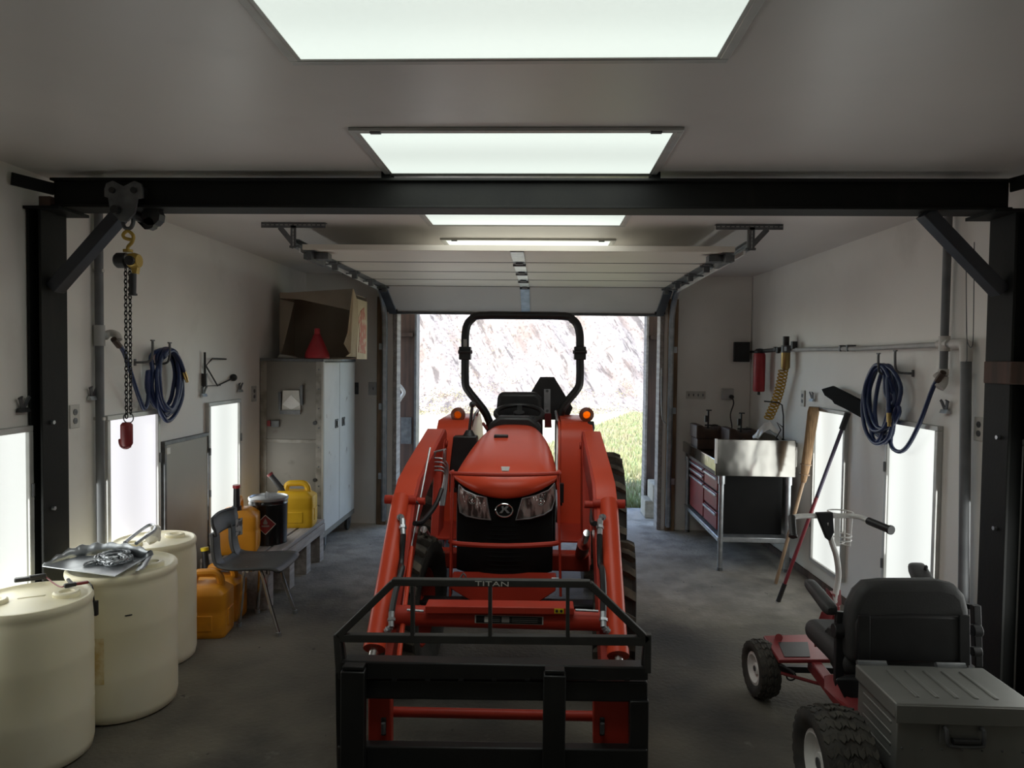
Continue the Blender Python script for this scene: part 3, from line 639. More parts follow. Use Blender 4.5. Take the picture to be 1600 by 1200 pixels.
# filter and regulator
r = thing('air_filter', 'long red air filter hanging on the pipe by the workbench', 'filter', WALL('R')(V((.09, 6.62, 1.5))))
def pr(px, py, off, Y0=None):
    d = ray(px, py); t = (WRX+WRS*BK-off)/(d.x+WRS*d.y); p = C0+d*t; return V((off, p.y+off*WRS, p.z))
a = pr(1187, 552, .10); b = pr(1187, 612, .10); rr = .052
part(r, 'bowl', onwall(G().lathe([(0,b.z),(rr*.9,b.z),(rr,b.z+.01),(rr,a.z-.02),(rr*.9,a.z),(0,a.z)], (.10, a.y, 0), 'Z', 20), 'R'), m_red)
part(r, 'head', onwall(G().lathe([(0,a.z),(rr*.8,a.z),(rr*.95,a.z+.02),(rr*.6,a.z+.04),(0,a.z+.045)], (.10, a.y, 0), 'Z', 20).cyl((.08, a.y, a.z+.02), (.05, 6.2, 1.80), .018, n=10), 'R'), m_black)
part(r, 'drain', onwall(G().cyl((.10, a.y, b.z), (.10, a.y, b.z-.03), .012, n=10), 'R'), m_black)
r = thing('air_regulator', 'metal air regulator with black knob on the pipe end', 'regulator', WALL('R')(V((.07, 6.13, 1.75))))
a = pr(1228, 545, .07)
part(r, 'body', onwall(G().cyl((.07, a.y, 1.77), (.07, a.y, 1.83), .038, n=14).box((.07, a.y, 1.80), (.05, .16, .035)), 'R'), m_galvdk)
part(r, 'knob', onwall(G().cyl((.07, a.y, 1.83), (.07, a.y, 1.905), .026, n=12), 'R'), m_black)
part(r, 'bowl', onwall(G().lathe([(0,1.62),(.02,1.62),(.036,1.645),(.036,1.77),(0,1.77)], (.07, a.y, 0), 'Z', 16), 'R'), m_brass)
part(r, 'gauge', onwall(G().cyl((.10, a.y+.06, 1.79), (.125, a.y+.06, 1.79), .026, n=14).cyl((.10, a.y+.12, 1.80), (.125, a.y+.12, 1.80), .02, n=12), 'R'), m_black)
part(r, 'valve_handle', onwall(G().bx(.03, .07, a.y-.14, a.y-.10, 1.80, 1.86), 'R'), m_black)
# yellow coil hose
a = pr(1224, 578, .09); b = pr(1200, 655, .12)
A = V(WALL('R')(a)); B_ = V(WALL('R')(b)); pts = []
ax = (B_-A).normalized(); u = V((1, 0, 0)); u = (u-ax*u.dot(ax)).normalized(); v = ax.cross(u)
N = 15
for i in range(N*10+1):
    t = i/(N*10); an = 2*PI*i/10
    pts.append(A.lerp(B_, t)+V((0, 0, -.0))+(u*math.cos(an)+v*math.sin(an))*.036+V((.02*math.sin(t*PI), 0, 0)))
single('coil_hose', G().tube(pts, .007, 5), m_coil, 'yellow spiral air hose hanging down to the workbench', 'hose', smooth=60)
# black wire bracket on the left wall
r = thing('wire_bracket', 'black bent rod bracket shaped like a letter K on the left wall', 'bracket', (WL, 5.0, 1.5))
part(r, 'post', onwall(G().cyl((.02, 4.905, 1.48), (.02, 4.905, 1.71), .008, n=8), 'L'), m_black)
part(r, 'socket', onwall(G().cyl((.02, 4.90, 1.47), (.02, 4.90, 1.56), .018, n=10), 'L'), m_black)
part(r, 'rod', onwall(G().tube([(.02, 5.24, 1.662), (.02, 5.02, 1.665), (.02, 4.92, 1.615), (.02, 5.10, 1.468), (.02, 5.36, 1.515)], .006, 8), 'L'), m_black)
part(r, 'foot', onwall(G().cyl((.02, 4.90, 1.472), (.02, 5.15, 1.468), .003, n=6), 'L'), m_black)
part(r, 'knob', onwall(G().sphere((.02, 5.37, 1.52), .028), 'L'), m_black)

# ================================================================ LEFT SIDE: DRUMS
def drum_prof(R_, h):
    return [(0,.0),(R_*.90,.0),(R_*.97,.012),(R_,.05),(R_*1.0,h*.30),(R_*1.006,h*.32),(R_*1.0,h*.34),(R_*1.002,h*.62),(R_*1.008,h*.64),(R_*1.002,h*.66),(R_*.999,h-.10),(R_*.985,h-.062),(R_*.975,h-.048),(R_*.985,h-.036),(R_*1.003,h-.024),(R_*1.0,h-.010),(R_*.975,h-.001),(R_*.94,h),(R_*.91,h-.010),(R_*.85,h-.014),(R_*.45,h-.008),(0,h-.006)]
def drum(x, y, R_, h, rz, lbl):
    r = thing('plastic_drum', lbl, 'drum', (x, y, 0), rz, 'white plastic drums along the left wall')
    part(r, 'body', G().lathe(drum_prof(R_, h), (0,0,0), 'Z', 48), m_drum, world=False, smooth=50)
    for s_ in (-1, 1):
        part(r, 'bung', G().lathe([(.052,h-.016),(.052,h+.004),(.045,h+.009),(.030,h+.008),(.026,h-.002),(0,h-.002)], (s_*R_*.56, 0, 0), 'Z', 20), m_drum, world=False)
    part(r, 'lid_rib', G().box((0, R_*.1, h-.008), (.10, .02, .010)), m_drum, .005, world=False)
    return r
drum(-2.115, 2.84, .228, .67, .5, 'white plastic drum nearest the camera with jumper clamps on its lid')
drum(-2.0, 3.30, .24, .68, .2, 'white plastic drum in the middle under the metal dustpan')
drum(-2.135, 3.82, .215, .665, 1.0, 'white plastic drum farthest back in its row beside the orange cans')
# stain patch and marks on the middle drum belong to its plastic
rb2 = bpy.data.objects['plastic_drum.001']
def drum_patch(nm, a0, a1, z0, z1, mt, jag):
    rows = []
    for k in range(9):
        z = z0+(z1-z0)*k/8; q = jag*math.sin(k*2.1); rr_ = .24*1.009
        rows.append([(-2.0+rr_*math.cos(a0+q+(a1-a0-q)*u/4), 3.30+rr_*math.sin(a0+q+(a1-a0-q)*u/4), z) for u in range(5)])
    part(rb2, nm, G().loft(rows, caps=False, closed=False), mt, smooth=60)
drum_patch('glue_stain', math.radians(-90), math.radians(-77), .20, .41, m_stain2, .02)
drum_patch('scratch', math.radians(-57), math.radians(-50), .50, .506, m_black, .01)
# dustpan with chain
r = thing('dustpan', 'flared sheet metal dustpan lying on the middle drum', 'dustpan', (-2.02, 3.25, .685))
zt = .695
tip = PZ(66, 884, zt+.01); fr = PZ(180, 900, zt+.006); nr = PZ(215, 853, zt+.05); bl = PZ(132, 848, zt+.05); br = PZ(238, 866, zt+.02)
rim = [tip, fr, br, nr, bl]
cc = sum(rim, V())/5
g = G().slab([p+V((0,0,0)) for p in (tip, fr, br, PZ(228, 866, zt), PZ(125, 868, zt))], (0,0,-.004))
part(r, 'pan', g, m_galv)
back = [PZ(66, 883, zt+.012), PZ(88, 868, zt+.03), PZ(112, 856, zt+.045), PZ(140, 850, zt+.055), PZ(170, 848, zt+.06), PZ(200, 850, zt+.06), PZ(228, 858, zt+.05), PZ(240, 866, zt+.03), PZ(222, 892, zt+.012)]
foot = [PZ(74, 884, zt), PZ(95, 876, zt), PZ(116, 870, zt), PZ(140, 867, zt), PZ(168, 865, zt), PZ(196, 866, zt), PZ(216, 870, zt), PZ(222, 876, zt), PZ(212, 893, zt)]
def flute(ps, a):
    ps = smooth_pts(ps, 5); return [p+V((0, 0, a*math.sin(i*1.6))) for i, p in enumerate(ps)]
g = G().loft([flute(foot, 0), flute(back, .006)], caps=False, closed=False)
o = part(r, 'fluted_rim', g, m_galv); o.modifiers.new('solid', 'SOLIDIFY').thickness = .003
part(r, 'handle', G().tube(smooth_pts([PZ(195, 848, zt+.05), PZ(215, 832, zt+.055), PZ(232, 821, zt+.06), PZ(242, 822, zt+.06), PZ(240, 830, zt+.055), PZ(225, 840, zt+.05), PZ(213, 849, zt+.05)], 5), .009, 8), m_galv)
g = G(); rnd = random.Random(2)
cpath = smooth_pts([PZ(138, 883, zt+.008), PZ(160, 878, zt+.010), PZ(185, 879, zt+.011), PZ(205, 872, zt+.012), PZ(180, 868, zt+.012), PZ(160, 872, zt+.016), PZ(176, 874, zt+.022), PZ(200, 866, zt+.022), PZ(190, 862, zt+.016), PZ(165, 866, zt+.018), PZ(150, 875, zt+.014), PZ(172, 882, zt+.014), PZ(196, 875, zt+.024), PZ(186, 869, zt+.028)], 6)
for i, p in enumerate(cpath[:-1]):
    t = (cpath[i+1]-p).normalized(); q = t.orthogonal() if i % 2 else t.cross(t.orthogonal()); q.normalize()
    g.tube([p+t*.020*math.cos(2*PI*k/10)+q*.010*math.sin(2*PI*k/10)+V((0,0,.004)) for k in range(10)], .0042, 5, True)
single('steel_chain', g, m_galv, 'heap of dull steel chain lying in the metal dustpan', 'chain', smooth=60)
# jumper clamps
r = thing('battery_clamps', 'black clamps with thin red lead on the nearest drum lid', 'clamp', (-2.12, 2.84, .67))
zl = .675
a, b = PZ(22, 912, zl), PZ(72, 905, zl)
g = G().bar(a+V((0,0,.015)), b+V((0,0,.012)), .03, .018).bar(PZ(45, 902, zl+.025), b+V((0,0,.02)), .022, .014)
part(r, 'clamp', g, m_black, .005)
a2, b2 = PZ(100, 920, zl), PZ(138, 913, zl)
part(r, 'clamp', G().bar(a2+V((0,0,.012)), a2.lerp(b2, .5)+V((0,0,.012)), .024, .016).bar(PZ(106, 905, zl+.01), PZ(114, 914, zl+.006), .014, .012), m_black, .004)
part(r, 'clamp_jaw', G().bar(a2.lerp(b2, .45)+V((0,0,.012)), b2+V((0,0,.010)), .018, .012), m_redmetal, .003, label='dark red clamp jaw')
part(r, 'lead', G().tube(smooth_pts([b+V((0,0,.01)), PZ(85, 912, zl+.004), PZ(95, 917, zl+.006), a2+V((0,0,.012))], 4), .003, 6), m_redhandle)
e = b2+V((.012, -.02, -.01)); yb = e.y
pod = P(147, 950, yb-.02)
part(r, 'hanging_lead', G().tube(smooth_pts([b2+V((0,0,.01)), P(144, 916, yb-.01), P(146, 930, yb-.02), P(147, 940, yb-.02)], 4), .003, 6), m_black)
part(r, 'connector', G().box(pod, (.030, .018, .065)).box(pod+V((0,-.010,0)), (.016,.004,.05)), m_black, .006)
# crumpled plastic on the rear drum
g = G().sphere((-2.085, 3.72, .715), .05, 14, (.8, .7, 1))
for i, p in enumerate(g.v): g.v[i] = p+V((0,0,1))*0+noise.noise_vector(p*30)*.022
single('plastic_wrap', g, m_bagpl, 'crumpled clear plastic scrap on the farthest drum', 'plastic', smooth=20)

# ================================================================ JERRY CANS
def jerry(name, lbl, loc, rz, mt, L=.30, W=.20, H=.34, spout=None, cap=None, grp='plastic fuel cans on the left'):
    r = thing(name, lbl, 'fuel can', loc, rz, grp)
    hl, hw = L/2, W/2
    # body as rounded rectangle sections, shoulders pulled in
    def sec(z, a, b, ox=0): 
        out = []
        for i in range(24):
            t = 2*PI*i/24; c, s_ = math.cos(t), math.sin(t); n = .28
            out.append((ox+a*math.copysign(abs(c)**n, c), b*math.copysign(abs(s_)**n, s_), z))
        return out
    part(r, 'body', G().loft([sec(0, hl*.93, hw*.92), sec(.012, hl*.985, hw*.98), sec(.03, hl, hw), sec(H*.40, hl, hw), sec(H*.43, hl*.985, hw*.975), sec(H*.46, hl, hw), sec(H*.68, hl, hw), sec(H*.72, hl*.985, hw*.97), sec(H*.80, hl*.80, hw*.74, -.012), sec(H*.83, hl*.74, hw*.62, -.015)]), mt, world=False, smooth=40)
    part(r, 'handle', G().tube(smooth_pts([(hl*.62, 0, H*.76), (hl*.60, 0, H*.90), (hl*.42, 0, H*.99), (0, 0, H*1.0), (-hl*.36, 0, H*.985), (-hl*.48, 0, H*.90), (-hl*.50, 0, H*.78)], 4), .024, 10), mt, world=False)
    part(r, 'end_recess', G().box((hl-.001, 0, H*.30), (.012, W*.5, H*.28)), mt, .005, world=False)
    part(r, 'side_recess', G().box((0, -hw+.001, H*.25), (L*.5, .010, H*.26)), mt, .005, world=False)
    sp = V((-hl*.60, 0, H*.80)); d = V(spout or (-.5, 0, .86)).normalized()
    part(r, 'spout_collar', G().cyl(sp-d*.01, sp+d*.04, .032, n=14), m_black, world=False)
    s2 = part(r, 'spout', G().tube([sp+d*.03, sp+d*.08, sp+d*.17], [.022, .022, .020], 12), m_black, world=False)
    if cap: part(r, 'spout_cap', G().cyl(sp+d*.165, sp+d*.185, .025, n=12), cap, world=False)
    return r
jerry('fuel_can', 'dusty orange fuel can on the floor in front, beside the farthest drum', (-2.02, 4.185, 0), .12, m_amberpl, .29, .21, .37, (-.18, .1, .97), m_capy)
jerry('fuel_can', 'orange fuel can on the floor behind the dusty one, under the chair', (-2.05, 4.45, 0), .02, m_amberpl, .29, .19, .33, (-.12, .05, 1), m_capy)
bench_z = .335
jerry('fuel_can', 'orange fuel can with a red spout tip on the bench behind the chair', (-2.085, 4.80, bench_z), PI/2+.25, m_amberpl, .22, .27, .36, (-.05, 0, 1), m_red)
jerry('fuel_can', 'yellow fuel can with a long black spout on the bench by the cabinet', (-1.955, 5.58, bench_z), .12, m_yellow, .31, .22, .34, (-.62, 0, .78), m_redmetal)
# pail
r = thing('metal_pail', 'shiny black pail with a red hazard diamond standing on the bench', 'pail', (-1.975, 5.06, bench_z))
h = .325; R_ = .135
part(r, 'body', G().lathe([(0,0),(R_*.97,0),(R_*.97,.01),(R_*.96,.015),(R_,h-.04),(R_*1.02,h-.035),(R_*1.0,h-.03),(R_,h)], (0,0,0), 'Z', 40), m_blackgl, world=False)
part(r, 'lid', G().lathe([(R_*1.0,h-.012),(R_*1.035,h-.008),(R_*1.04,h+.006),(R_*.99,h+.010),(R_*.95,h),(0,h+.002)], (0,0,0), 'Z', 40), m_galv, world=False)
part(r, 'bail_handle', G().tube([(R_*1.04*math.cos(a), R_*.2-.02, h-.03+.0*math.sin(a)) if False else (R_*1.05*math.cos(a), -R_*.35*math.sin(a)-.01, h-.03-.10*math.sin(a)*0+.012) for a in [PI*i/16 for i in range(17)]], .004, 6), m_galv, world=False)
part(r, 'lid_ring', G().tube(smooth_pts([(-.012,-.03,h), (-.012,-.03,h+.03), (0,-.03,h+.045), (.012,-.03,h+.03), (.012,-.03,h)], 3), .004, 6), m_galv, world=False)
def onc(a, z, rr): return (rr*math.sin(a), -rr*math.cos(a), z)
def diamond(rr, sz, cz, a0, n=6):
    rows = []
    for i in range(-n, n+1):
        t = i/n; wv = sz*(1-abs(t)); rows.append([onc(a0+(k/4-1)*wv/R_, cz+t*sz, rr) for k in range(9)])
    return G().loft(rows, caps=False, closed=False)
a0 = .22
part(r, 'hazard_label', diamond(R_+.002, .072, .155, a0), m_labelw, world=False, smooth=0)
part(r, 'hazard_diamond', diamond(R_+.0035, .066, .155, a0), m_redmetal, world=False, smooth=0)
part(r, 'flame_mark', G().loft([[onc(a0+(u-.5)*w_/R_, .155+z, R_+.005) for u in (0,.5,1)] for z, w_ in ((.004,.02),(.012,.03),(.022,.024),(.034,.012),(.046,.002))], caps=False, closed=False), m_labelg, world=False, smooth=0)
part(r, 'class_bar', G().loft([[onc(a0+(u-.5)*.05/R_, .155+z, R_+.005) for u in (0,.33,.66,1)] for z in (-.014, -.004)], caps=False, closed=False), m_labelg, world=False, smooth=0)

# ================================================================ BENCH, CHAIR
r = thing('wooden_bench', 'low grey slatted wooden bench along the left wall', 'bench', (-1.98, 5.15, 0))
Y0, Y1 = 4.60, 5.82
for i in range(4):
    x = -2.20+.118*i
    part(r, 'slat', G().bx(x-.05, x+.05, Y0-.02, Y1, bench_z-.028, bench_z), m_greywood, .004)
part(r, 'apron', G().bx(-1.815, -1.785, Y0, Y1-.02, bench_z-.10, bench_z-.028), m_greywood, .003)
part(r, 'apron', G().bx(-2.26, -2.23, Y0, Y1-.02, bench_z-.10, bench_z-.028), m_greywood, .003)
for y in (Y0+.05, Y0+.46, Y0+.83, Y1-.06):
    part(r, 'leg', G().bx(-2.25, -1.80, y-.05, y+.05, 0, bench_z-.03), m_greywood, .003)
r = thing('chair', 'worn charcoal plastic school chair with chrome legs in front of the bench', 'chair', (-1.75, 4.37, 0))
cx, cy, sz = -1.76, 4.36, .395
def rr_sheet(prof, wid, th=.010):
    rows = []
    for (x, z), wv, dish in zip(prof, wid, [d for *_, d in [(0, 0, .012)]*len(prof)]):
        rows.append([V((x-dish*abs(k/5-1)**2*0, cy+wv*(k/5-1), z+dish*abs(k/5-1)**2)) for k in range(11)])
    g = G().loft(rows, caps=False, closed=False); return g
seatp = smooth_pts([(-1.965, 0, sz+.03), (-1.93, 0, sz+.005), (-1.85, 0, sz-.004), (-1.75, 0, sz), (-1.65, 0, sz+.006), (-1.59, 0, sz), (-1.565, 0, sz-.025)], 3)
o = part(r, 'seat', rr_sheet([(p.x, p.z) for p in seatp], [.16+.04*math.sin(min(1, i/8)*PI/2) if i < len(seatp)-3 else .20-.012*(i-len(seatp)+3)**2 for i in range(len(seatp))]), m_chair)
md = o.modifiers.new('solid', 'SOLIDIFY'); md.thickness = .014
backp = smooth_pts([(-2.0, 0, sz+.19), (-2.008, 0, sz+.23), (-2.018, 0, sz+.27), (-2.02, 0, sz+.30), (-2.015, 0, sz+.315)], 3)
def back_rows():
    rows = []
    n = len(backp)
    for i, p in enumerate(backp):
        wv = [.165, .175][i > 3] - .05*max(0, (i-n+4)/3)**2
        rows.append([V((p.x+.03*(k/5-1)**2, cy+wv*(k/5-1), p.z)) for k in range(11)])
    return G().loft(rows, caps=False, closed=False)
o = part(r, 'backrest', back_rows(), m_chair); md = o.modifiers.new('solid', 'SOLIDIFY'); md.thickness = .014
for s_ in (-1, 1):
    ps = smooth_pts([(-1.93, cy+s_*.135, sz+.0), (-1.965, cy+s_*.13, sz+.03), (-1.982, cy+s_*.125, sz+.10), (-1.985, cy+s_*.125, sz+.17), (-1.99, cy+s_*.125, sz+.21)], 4)
    part(r, 'back_stem', G().loft([[p+V((d*.012, e*.045, 0)) for d, e in ((-1,-1),(1,-1),(1,1),(-1,1))] for p in ps]), m_chair, .004)
part(r, 'paint_scuff', G().loft([[V((-1.975+.03*(k/5-1)**2+.012, cy-.17*(k/5-1)*.9, sz+z)) for k in (0,1,2)] for z in (.13,.19,.24)], caps=False, closed=False), m_scuff)
legs = [((-1.70, cy-.13, sz-.02), (-1.565, cy-.19, .0)), ((-1.70, cy+.13, sz-.02), (-1.60, cy+.19, .0)), ((-1.80, cy-.13, sz-.02), (-1.865, cy-.06, 0)), ((-1.80, cy+.13, sz-.02), (-1.845, cy+.18, 0))]
for a, b in legs:
    a, b = V(a), V(b)
    l_ = part(r, 'leg', G().tube(smooth_pts([a+V((-.05 if b.x > -1.8 else .05, 0, .002)), a, a.lerp(b, .5), b+V((0,0,.01))], 4), .0115, 8), m_chrome)
    part(l_, 'foot_cap', G().cyl(b, b+V((0,0,.022)), .016, n=10), m_galv)
part(r, 'under_frame', G().cyl((-1.78, cy-.14, sz-.022), (-1.78, cy+.14, sz-.022), .011, n=8), m_chrome)

# ================================================================ CABINET
r = thing('storage_cabinet', 'tall worn grey metal cabinet on casters against the left wall', 'cabinet', (-2.09, 6.44, 0))
cx0, cx1, cy0, cy1, cz0, cz1 = -2.375, -1.85, 5.93, 6.95, .16, 1.668
part(r, 'carcass', G().bx(cx0, cx1-.012, cy0, cy1, cz0, cz1-.02), m_cabfront, .004)
part(r, 'top', G().bx(cx0-.01, cx1+.01, cy0-.01, cy1+.01, cz1-.02, cz1+.004), m_galvdk, .003)
for x in (cx0+.018, cx1-.028):
    part(r, 'corner_angle', G().bx(x-.028, x+.028, cy0-.006, cy0, cz0, cz1-.02), m_cabedge, .002)
part(r, 'cross_strip', G().bx(cx0+.045, cx1-.055, cy0-.006, cy0, .955, .985), m_cabedge, .002)
part(r, 'base_rail', G().bx(cx0, cx1+.004, cy0-.008, cy1, cz0-.02, cz0+.04), m_cabfront, .003)
ym = (cy0+cy1)/2-.02
for y0, y1, hy_ in ((cy0+.01, ym-.004, ym-.10), (ym+.004, cy1-.01, ym+.12)):
    d = part(r, 'door', G().bx(cx1-.012, cx1+.006, y0, y1, cz0+.03, cz1-.025), m_cab, .003)
    part(d, 'handle_plate', G().bx(cx1+.006, cx1+.012, hy_-.045, hy_+.045, 1.05, 1.13), m_black, .002)
    part(d, 'latch', G().bx(cx1+.012, cx1+.024, hy_-.012, hy_+.012, 1.065, 1.115), m_galv, .002)
part(r, 'edge_strip', G().bx(cx1-.006, cx1+.010, cy0-.008, cy0+.02, cz0+.02, cz1-.02), m_greysheet, label='yellowed edge strip')
yf = cy0-.006
hol = part(r, 'document_holder', G().bx(P(436, 600, yf).x, P(440, 600, yf).x, yf-.02, yf, P(0, 633, yf).z, P(0, 606, yf).z+.0).bx(P(470, 600, yf).x, P(474, 600, yf).x, yf-.02, yf, P(470, 633, yf).z, P(470, 602, yf).z).bx(P(438, 600, yf).x, P(470, 600, yf).x, yf-.02, yf, P(450, 647, yf).z, P(450, 641, yf).z), m_galvdk, label='wire document holder')
part(hol, 'card', G().slab([P(442, 610, yf-.008), P(467, 610, yf-.008), P(470, 645, yf-.008), P(440, 645, yf-.008)], (0,.004,0)), m_offwhite)
part(hol, 'folded_note', G().slab([P(455, 617, yf-.012), P(470, 632, yf-.012), P(455, 640, yf-.012), P(441, 632, yf-.012)], (0,.003,0)), m_white)
la = part(r, 'latch', G().bx(P(424, 660, yf).x, P(437, 660, yf).x, yf-.012, yf, P(430, 667, yf).z, P(430, 657, yf).z), m_galvdk, .003)
part(la, 'latch_tag', G().bx(P(418, 660, yf).x, P(423, 660, yf).x, yf-.010, yf, P(430, 666, yf).z, P(430, 657, yf).z), m_redmetal)
for (x, y) in ((492, 661), (492, 750)):
    p = P(x, y, yf); part(r, 'plug_hole', G().cyl(p, p+V((0, -.006, 0)), .017, n=14), m_black)
for i in range(9):
    z = cz0+.1+i*.165
    part(r, 'rivet', G().cyl((cx1-.03, cy0-.006, z), (cx1-.03, cy0-.011, z), .007, n=8), m_galvdk)
for x, y in ((cx1-.05, cy0+.10), (cx1-.05, cy1-.12), (cx0+.05, cy0+.10), (cx0+.05, cy1-.12)):
    c = part(r, 'caster_wheel', G().lathe([(0,-.018),(.05,-.018),(.064,-.012),(.066,0),(.064,.012),(.05,.018),(0,.018)], (x+.02, y, .066), 'X', 20), m_rubber)
    part(c, 'fork', G().prism([(y-.03, .17), (y+.05, .17), (y+.02, .06), (y-.015, .06)], 'X', x+.040, x+.046).prism([(y-.03, .17), (y+.05, .17), (y+.02, .06), (y-.015, .06)], 'X', x-.006, x).bx(x-.02, x+.05, y-.04, y+.06, .158, .17), m_galvdk)
# cardboard box on top
ctop = cz1+.004
r = thing('cardboard_box', 'big open cardboard carton lying on its side on the cabinet', 'box', (-2.05, 6.5, ctop))
bx0, by0, by1, bz1_ = -2.30, 6.14, 6.50, 2.24; bx1 = P(557, 500, by0).x
g = G().bx(bx0, bx0+.008, by0, by1, ctop, bz1_).bx(bx0, bx1, by1-.008, by1, ctop, bz1_).bx(bx0, bx1, by0, by1, ctop, ctop+.008).bx(bx1-.008, bx1, by0, by1, ctop+.0, bz1_-.04)
part(r, 'carton', g, m_card)
part(r, 'top_panel', G().slab([(bx0, by0, bz1_), (bx1-.01, by0, bz1_-.01), (bx1-.01, by1, bz1_-.01), (bx0, by1, bz1_)], (0,0,.008)), m_card)
part(r, 'top_flap', G().slab([P(436, 458, by0), P(552, 451, by0), P(548, 485, by0-.05), P(470, 468, by0-.06), P(438, 466, by0-.04)], (0,.008,0)), m_card, label='creased dark upper flap')
part(r, 'left_flap', G().slab([(bx0, by0, ctop+.02), (bx0, by0, bz1_-.05), (bx0+.13, by0-.02, bz1_-.08), (bx0+.07, by0-.10, ctop+.12), (bx0+.02, by0-.03, ctop+.03)], (.008,0,0)), m_card)
sf = part(r, 'side_flap', G().slab([P(551, 452, by0-.08), P(548, 475, by0-.10), P(543, 520, by0-.13), P(537, 537, by0-.15), P(546, 552, by0-.14), P(540, 557, by0-.13), P(555, 558, by0), P(559, 500, by0), P(557, 470, by0)], (.008, .004, 0)), m_cardin, label='pale torn side flap')
part(r, 'printed_panel', G().bx(bx1, bx1+.004, by0, by1, ctop, bz1_-.04), m_cardin)
part(r, 'red_print', G().prism([(by0+.05, ctop+.06), (by0+.30, ctop+.05), (by0+.32, ctop+.30), (by0+.24, bz1_-.10), (by0+.12, bz1_-.14), (by0+.04, ctop+.36), (by0+.09, ctop+.22)], 'X', bx1+.004, bx1+.007), m_redprint)
r = thing('funnel', 'red plastic funnel standing upside down on the cabinet', 'funnel', (P(495, 558, 6.02).x, 6.03, ctop))
part(r, 'cone', G().lathe([(.095,0),(.105,.004),(.104,.03),(.098,.05),(.030,.205),(.026,.21)], (0,0,0), 'Z', 32), m_red, world=False)
part(r, 'stem', G().lathe([(.026,.20),(.021,.26),(.017,.26)], (0,0,0), 'Z', 20), m_red, world=False)
g = G().prism([(0,0),(.16,0),(.13,.02),(.02,.035)], 'Y', 0, .1).map(lambda p: (p.x-2.26, p.y+5.97, p.z+ctop))
single('rag', g, m_greysheet, 'flat grey scrap on the cabinet beside the funnel', 'rag', .008)

# ================================================================ WORKBENCH (right, rear)
r = thing('steel_workbench', 'stainless steel workbench with a raised end panel in the back right corner', 'workbench', (1.75, 6.4, 0))
wx0, wx1, wy0, wy1, wt = 1.425, 2.03, 5.72, 7.10, .885
part(r, 'top', G().bx(wx0, wx1, wy0, wy1, wt-.03, wt-.012), m_stain, .003)
part(r, 'front_edge', G().bx(wx0-.012, wx0+.012, wy0, wy1, wt-.09, wt+.012), m_stain, .006)
part(r, 'end_panel', G().bx(P(1118, 700, wy0).x, P(1243, 700, wy0).x, wy0-.012, wy0+.004, .775, 1.068), m_stain, .003)
part(r, 'wall_upstand', G().bx(wx1, wx1+.012, wy0, wy1, wt-.03, 1.05), m_stain, .003)
part(r, 'panel_edge', G().bx(P(1118, 700, wy0).x-.004, P(1118, 700, wy0).x+.012, wy0-.016, wy0+.01, .875, 1.072), m_white)
for x in (wx0+.035, wx1-.04):
    for y in (wy0+.035, wy1-.05):
        l_ = part(r, 'leg', G().cyl((x, y, 0), (x, y, wt-.05), .021, n=14), m_galv)
        part(l_, 'foot', G().cyl((x, y, 0), (x, y, .05), .024, .018, n=14), m_galvdk)
        part(l_, 'collar', G().cyl((x, y, wt-.18), (x, y, wt-.05), .028, n=14), m_galv)
part(r, 'lower_shelf', G().bx(wx0+.01, wx1-.02, wy0+.02, wy1-.02, .235, .275), m_galv, .004)
part(r, 'under_rail', G().bx(wx0+.01, wx0+.03, wy0+.03, wy1-.03, wt-.13, wt-.09), m_brownmetal)
# tool chest under the bench
r = thing('tool_chest', 'black tool chest with red drawers on the workbench shelf', 'tool chest', (1.76, 6.4, .275))
tx0, tx1, ty0, ty1, tz0, tz1 = 1.475, 1.98, 5.86, 6.98, .277, .765
part(r, 'carcass', G().bx(tx0, tx1, ty0, ty1, tz0, tz1), m_chest, .004)
def drawer(y0, y1, z0, z1):
    d = part(r, 'drawer', G().bx(tx0-.018, tx0, y0, y1, z0, z1), m_redmetal, .003)
    part(d, 'handle', G().bx(tx0-.032, tx0-.012, y0+.01, y1-.01, z1-.028, z1-.008), m_galv, .003)
yd = 6.36
for z0, z1 in ((.62, .735), (.46, .60), (.30, .44)): drawer(ty0+.03, yd-.02, z0, z1)
for z0, z1 in ((.685, .735), (.62, .67)): drawer(yd+.02, ty1-.04, z0, z1)
d = part(r, 'door', G().bx(tx0-.018, tx0, yd+.02, ty1-.04, .30, .60), m_redmetal, .003)
part(d, 'handle', G().bx(tx0-.03, tx0-.012, yd+.03, ty1-.05, .575, .595), m_galv, .003)
# things on the bench
def machine(y, x0, x1, lbl):
    r = thing('bench_vise', lbl, 'vise', ((x0+x1)/2, y, wt-.012))
    z = wt-.012
    part(r, 'base', G().bx(x0, x1, y-.14, y+.14, z, z+.10), m_brownmetal, .01)
    part(r, 'body', G().prism([(x0-.01, z+.10), (x1+.01, z+.10), (x1+.01, z+.215), (x1-.03, z+.215), (x1-.05, z+.19), (x0+.07, z+.19), (x0+.05, z+.225), (x0-.01, z+.225)], 'Y', y-.15, y+.15), m_brownmetal, .012)
    part(r, 'clamp_bar', G().cyl(((x0+x1)/2, y-.05, z+.17), ((x0+x1)/2, y-.05, z+.36), .009, n=8).cyl(((x0+x1)/2-.03, y-.05, z+.22), ((x0+x1)/2+.09, y-.05, z+.22), .007, n=8), m_black)
    part(r, 'clamp_screw', G().cyl(((x0+x1)/2-.02, y-.05, z+.25), ((x0+x1)/2-.02, y-.05, z+.31), .014, n=8).cyl(((x0+x1)/2-.02, y-.05, z+.36), ((x0+x1)/2+.03, y-.05, z+.36), .006, n=6), m_black)
machine(6.75, P(1090, 680, 6.6).x, P(1130, 680, 6.6).x, 'rusty brown clamping jig at the left rear of the workbench')
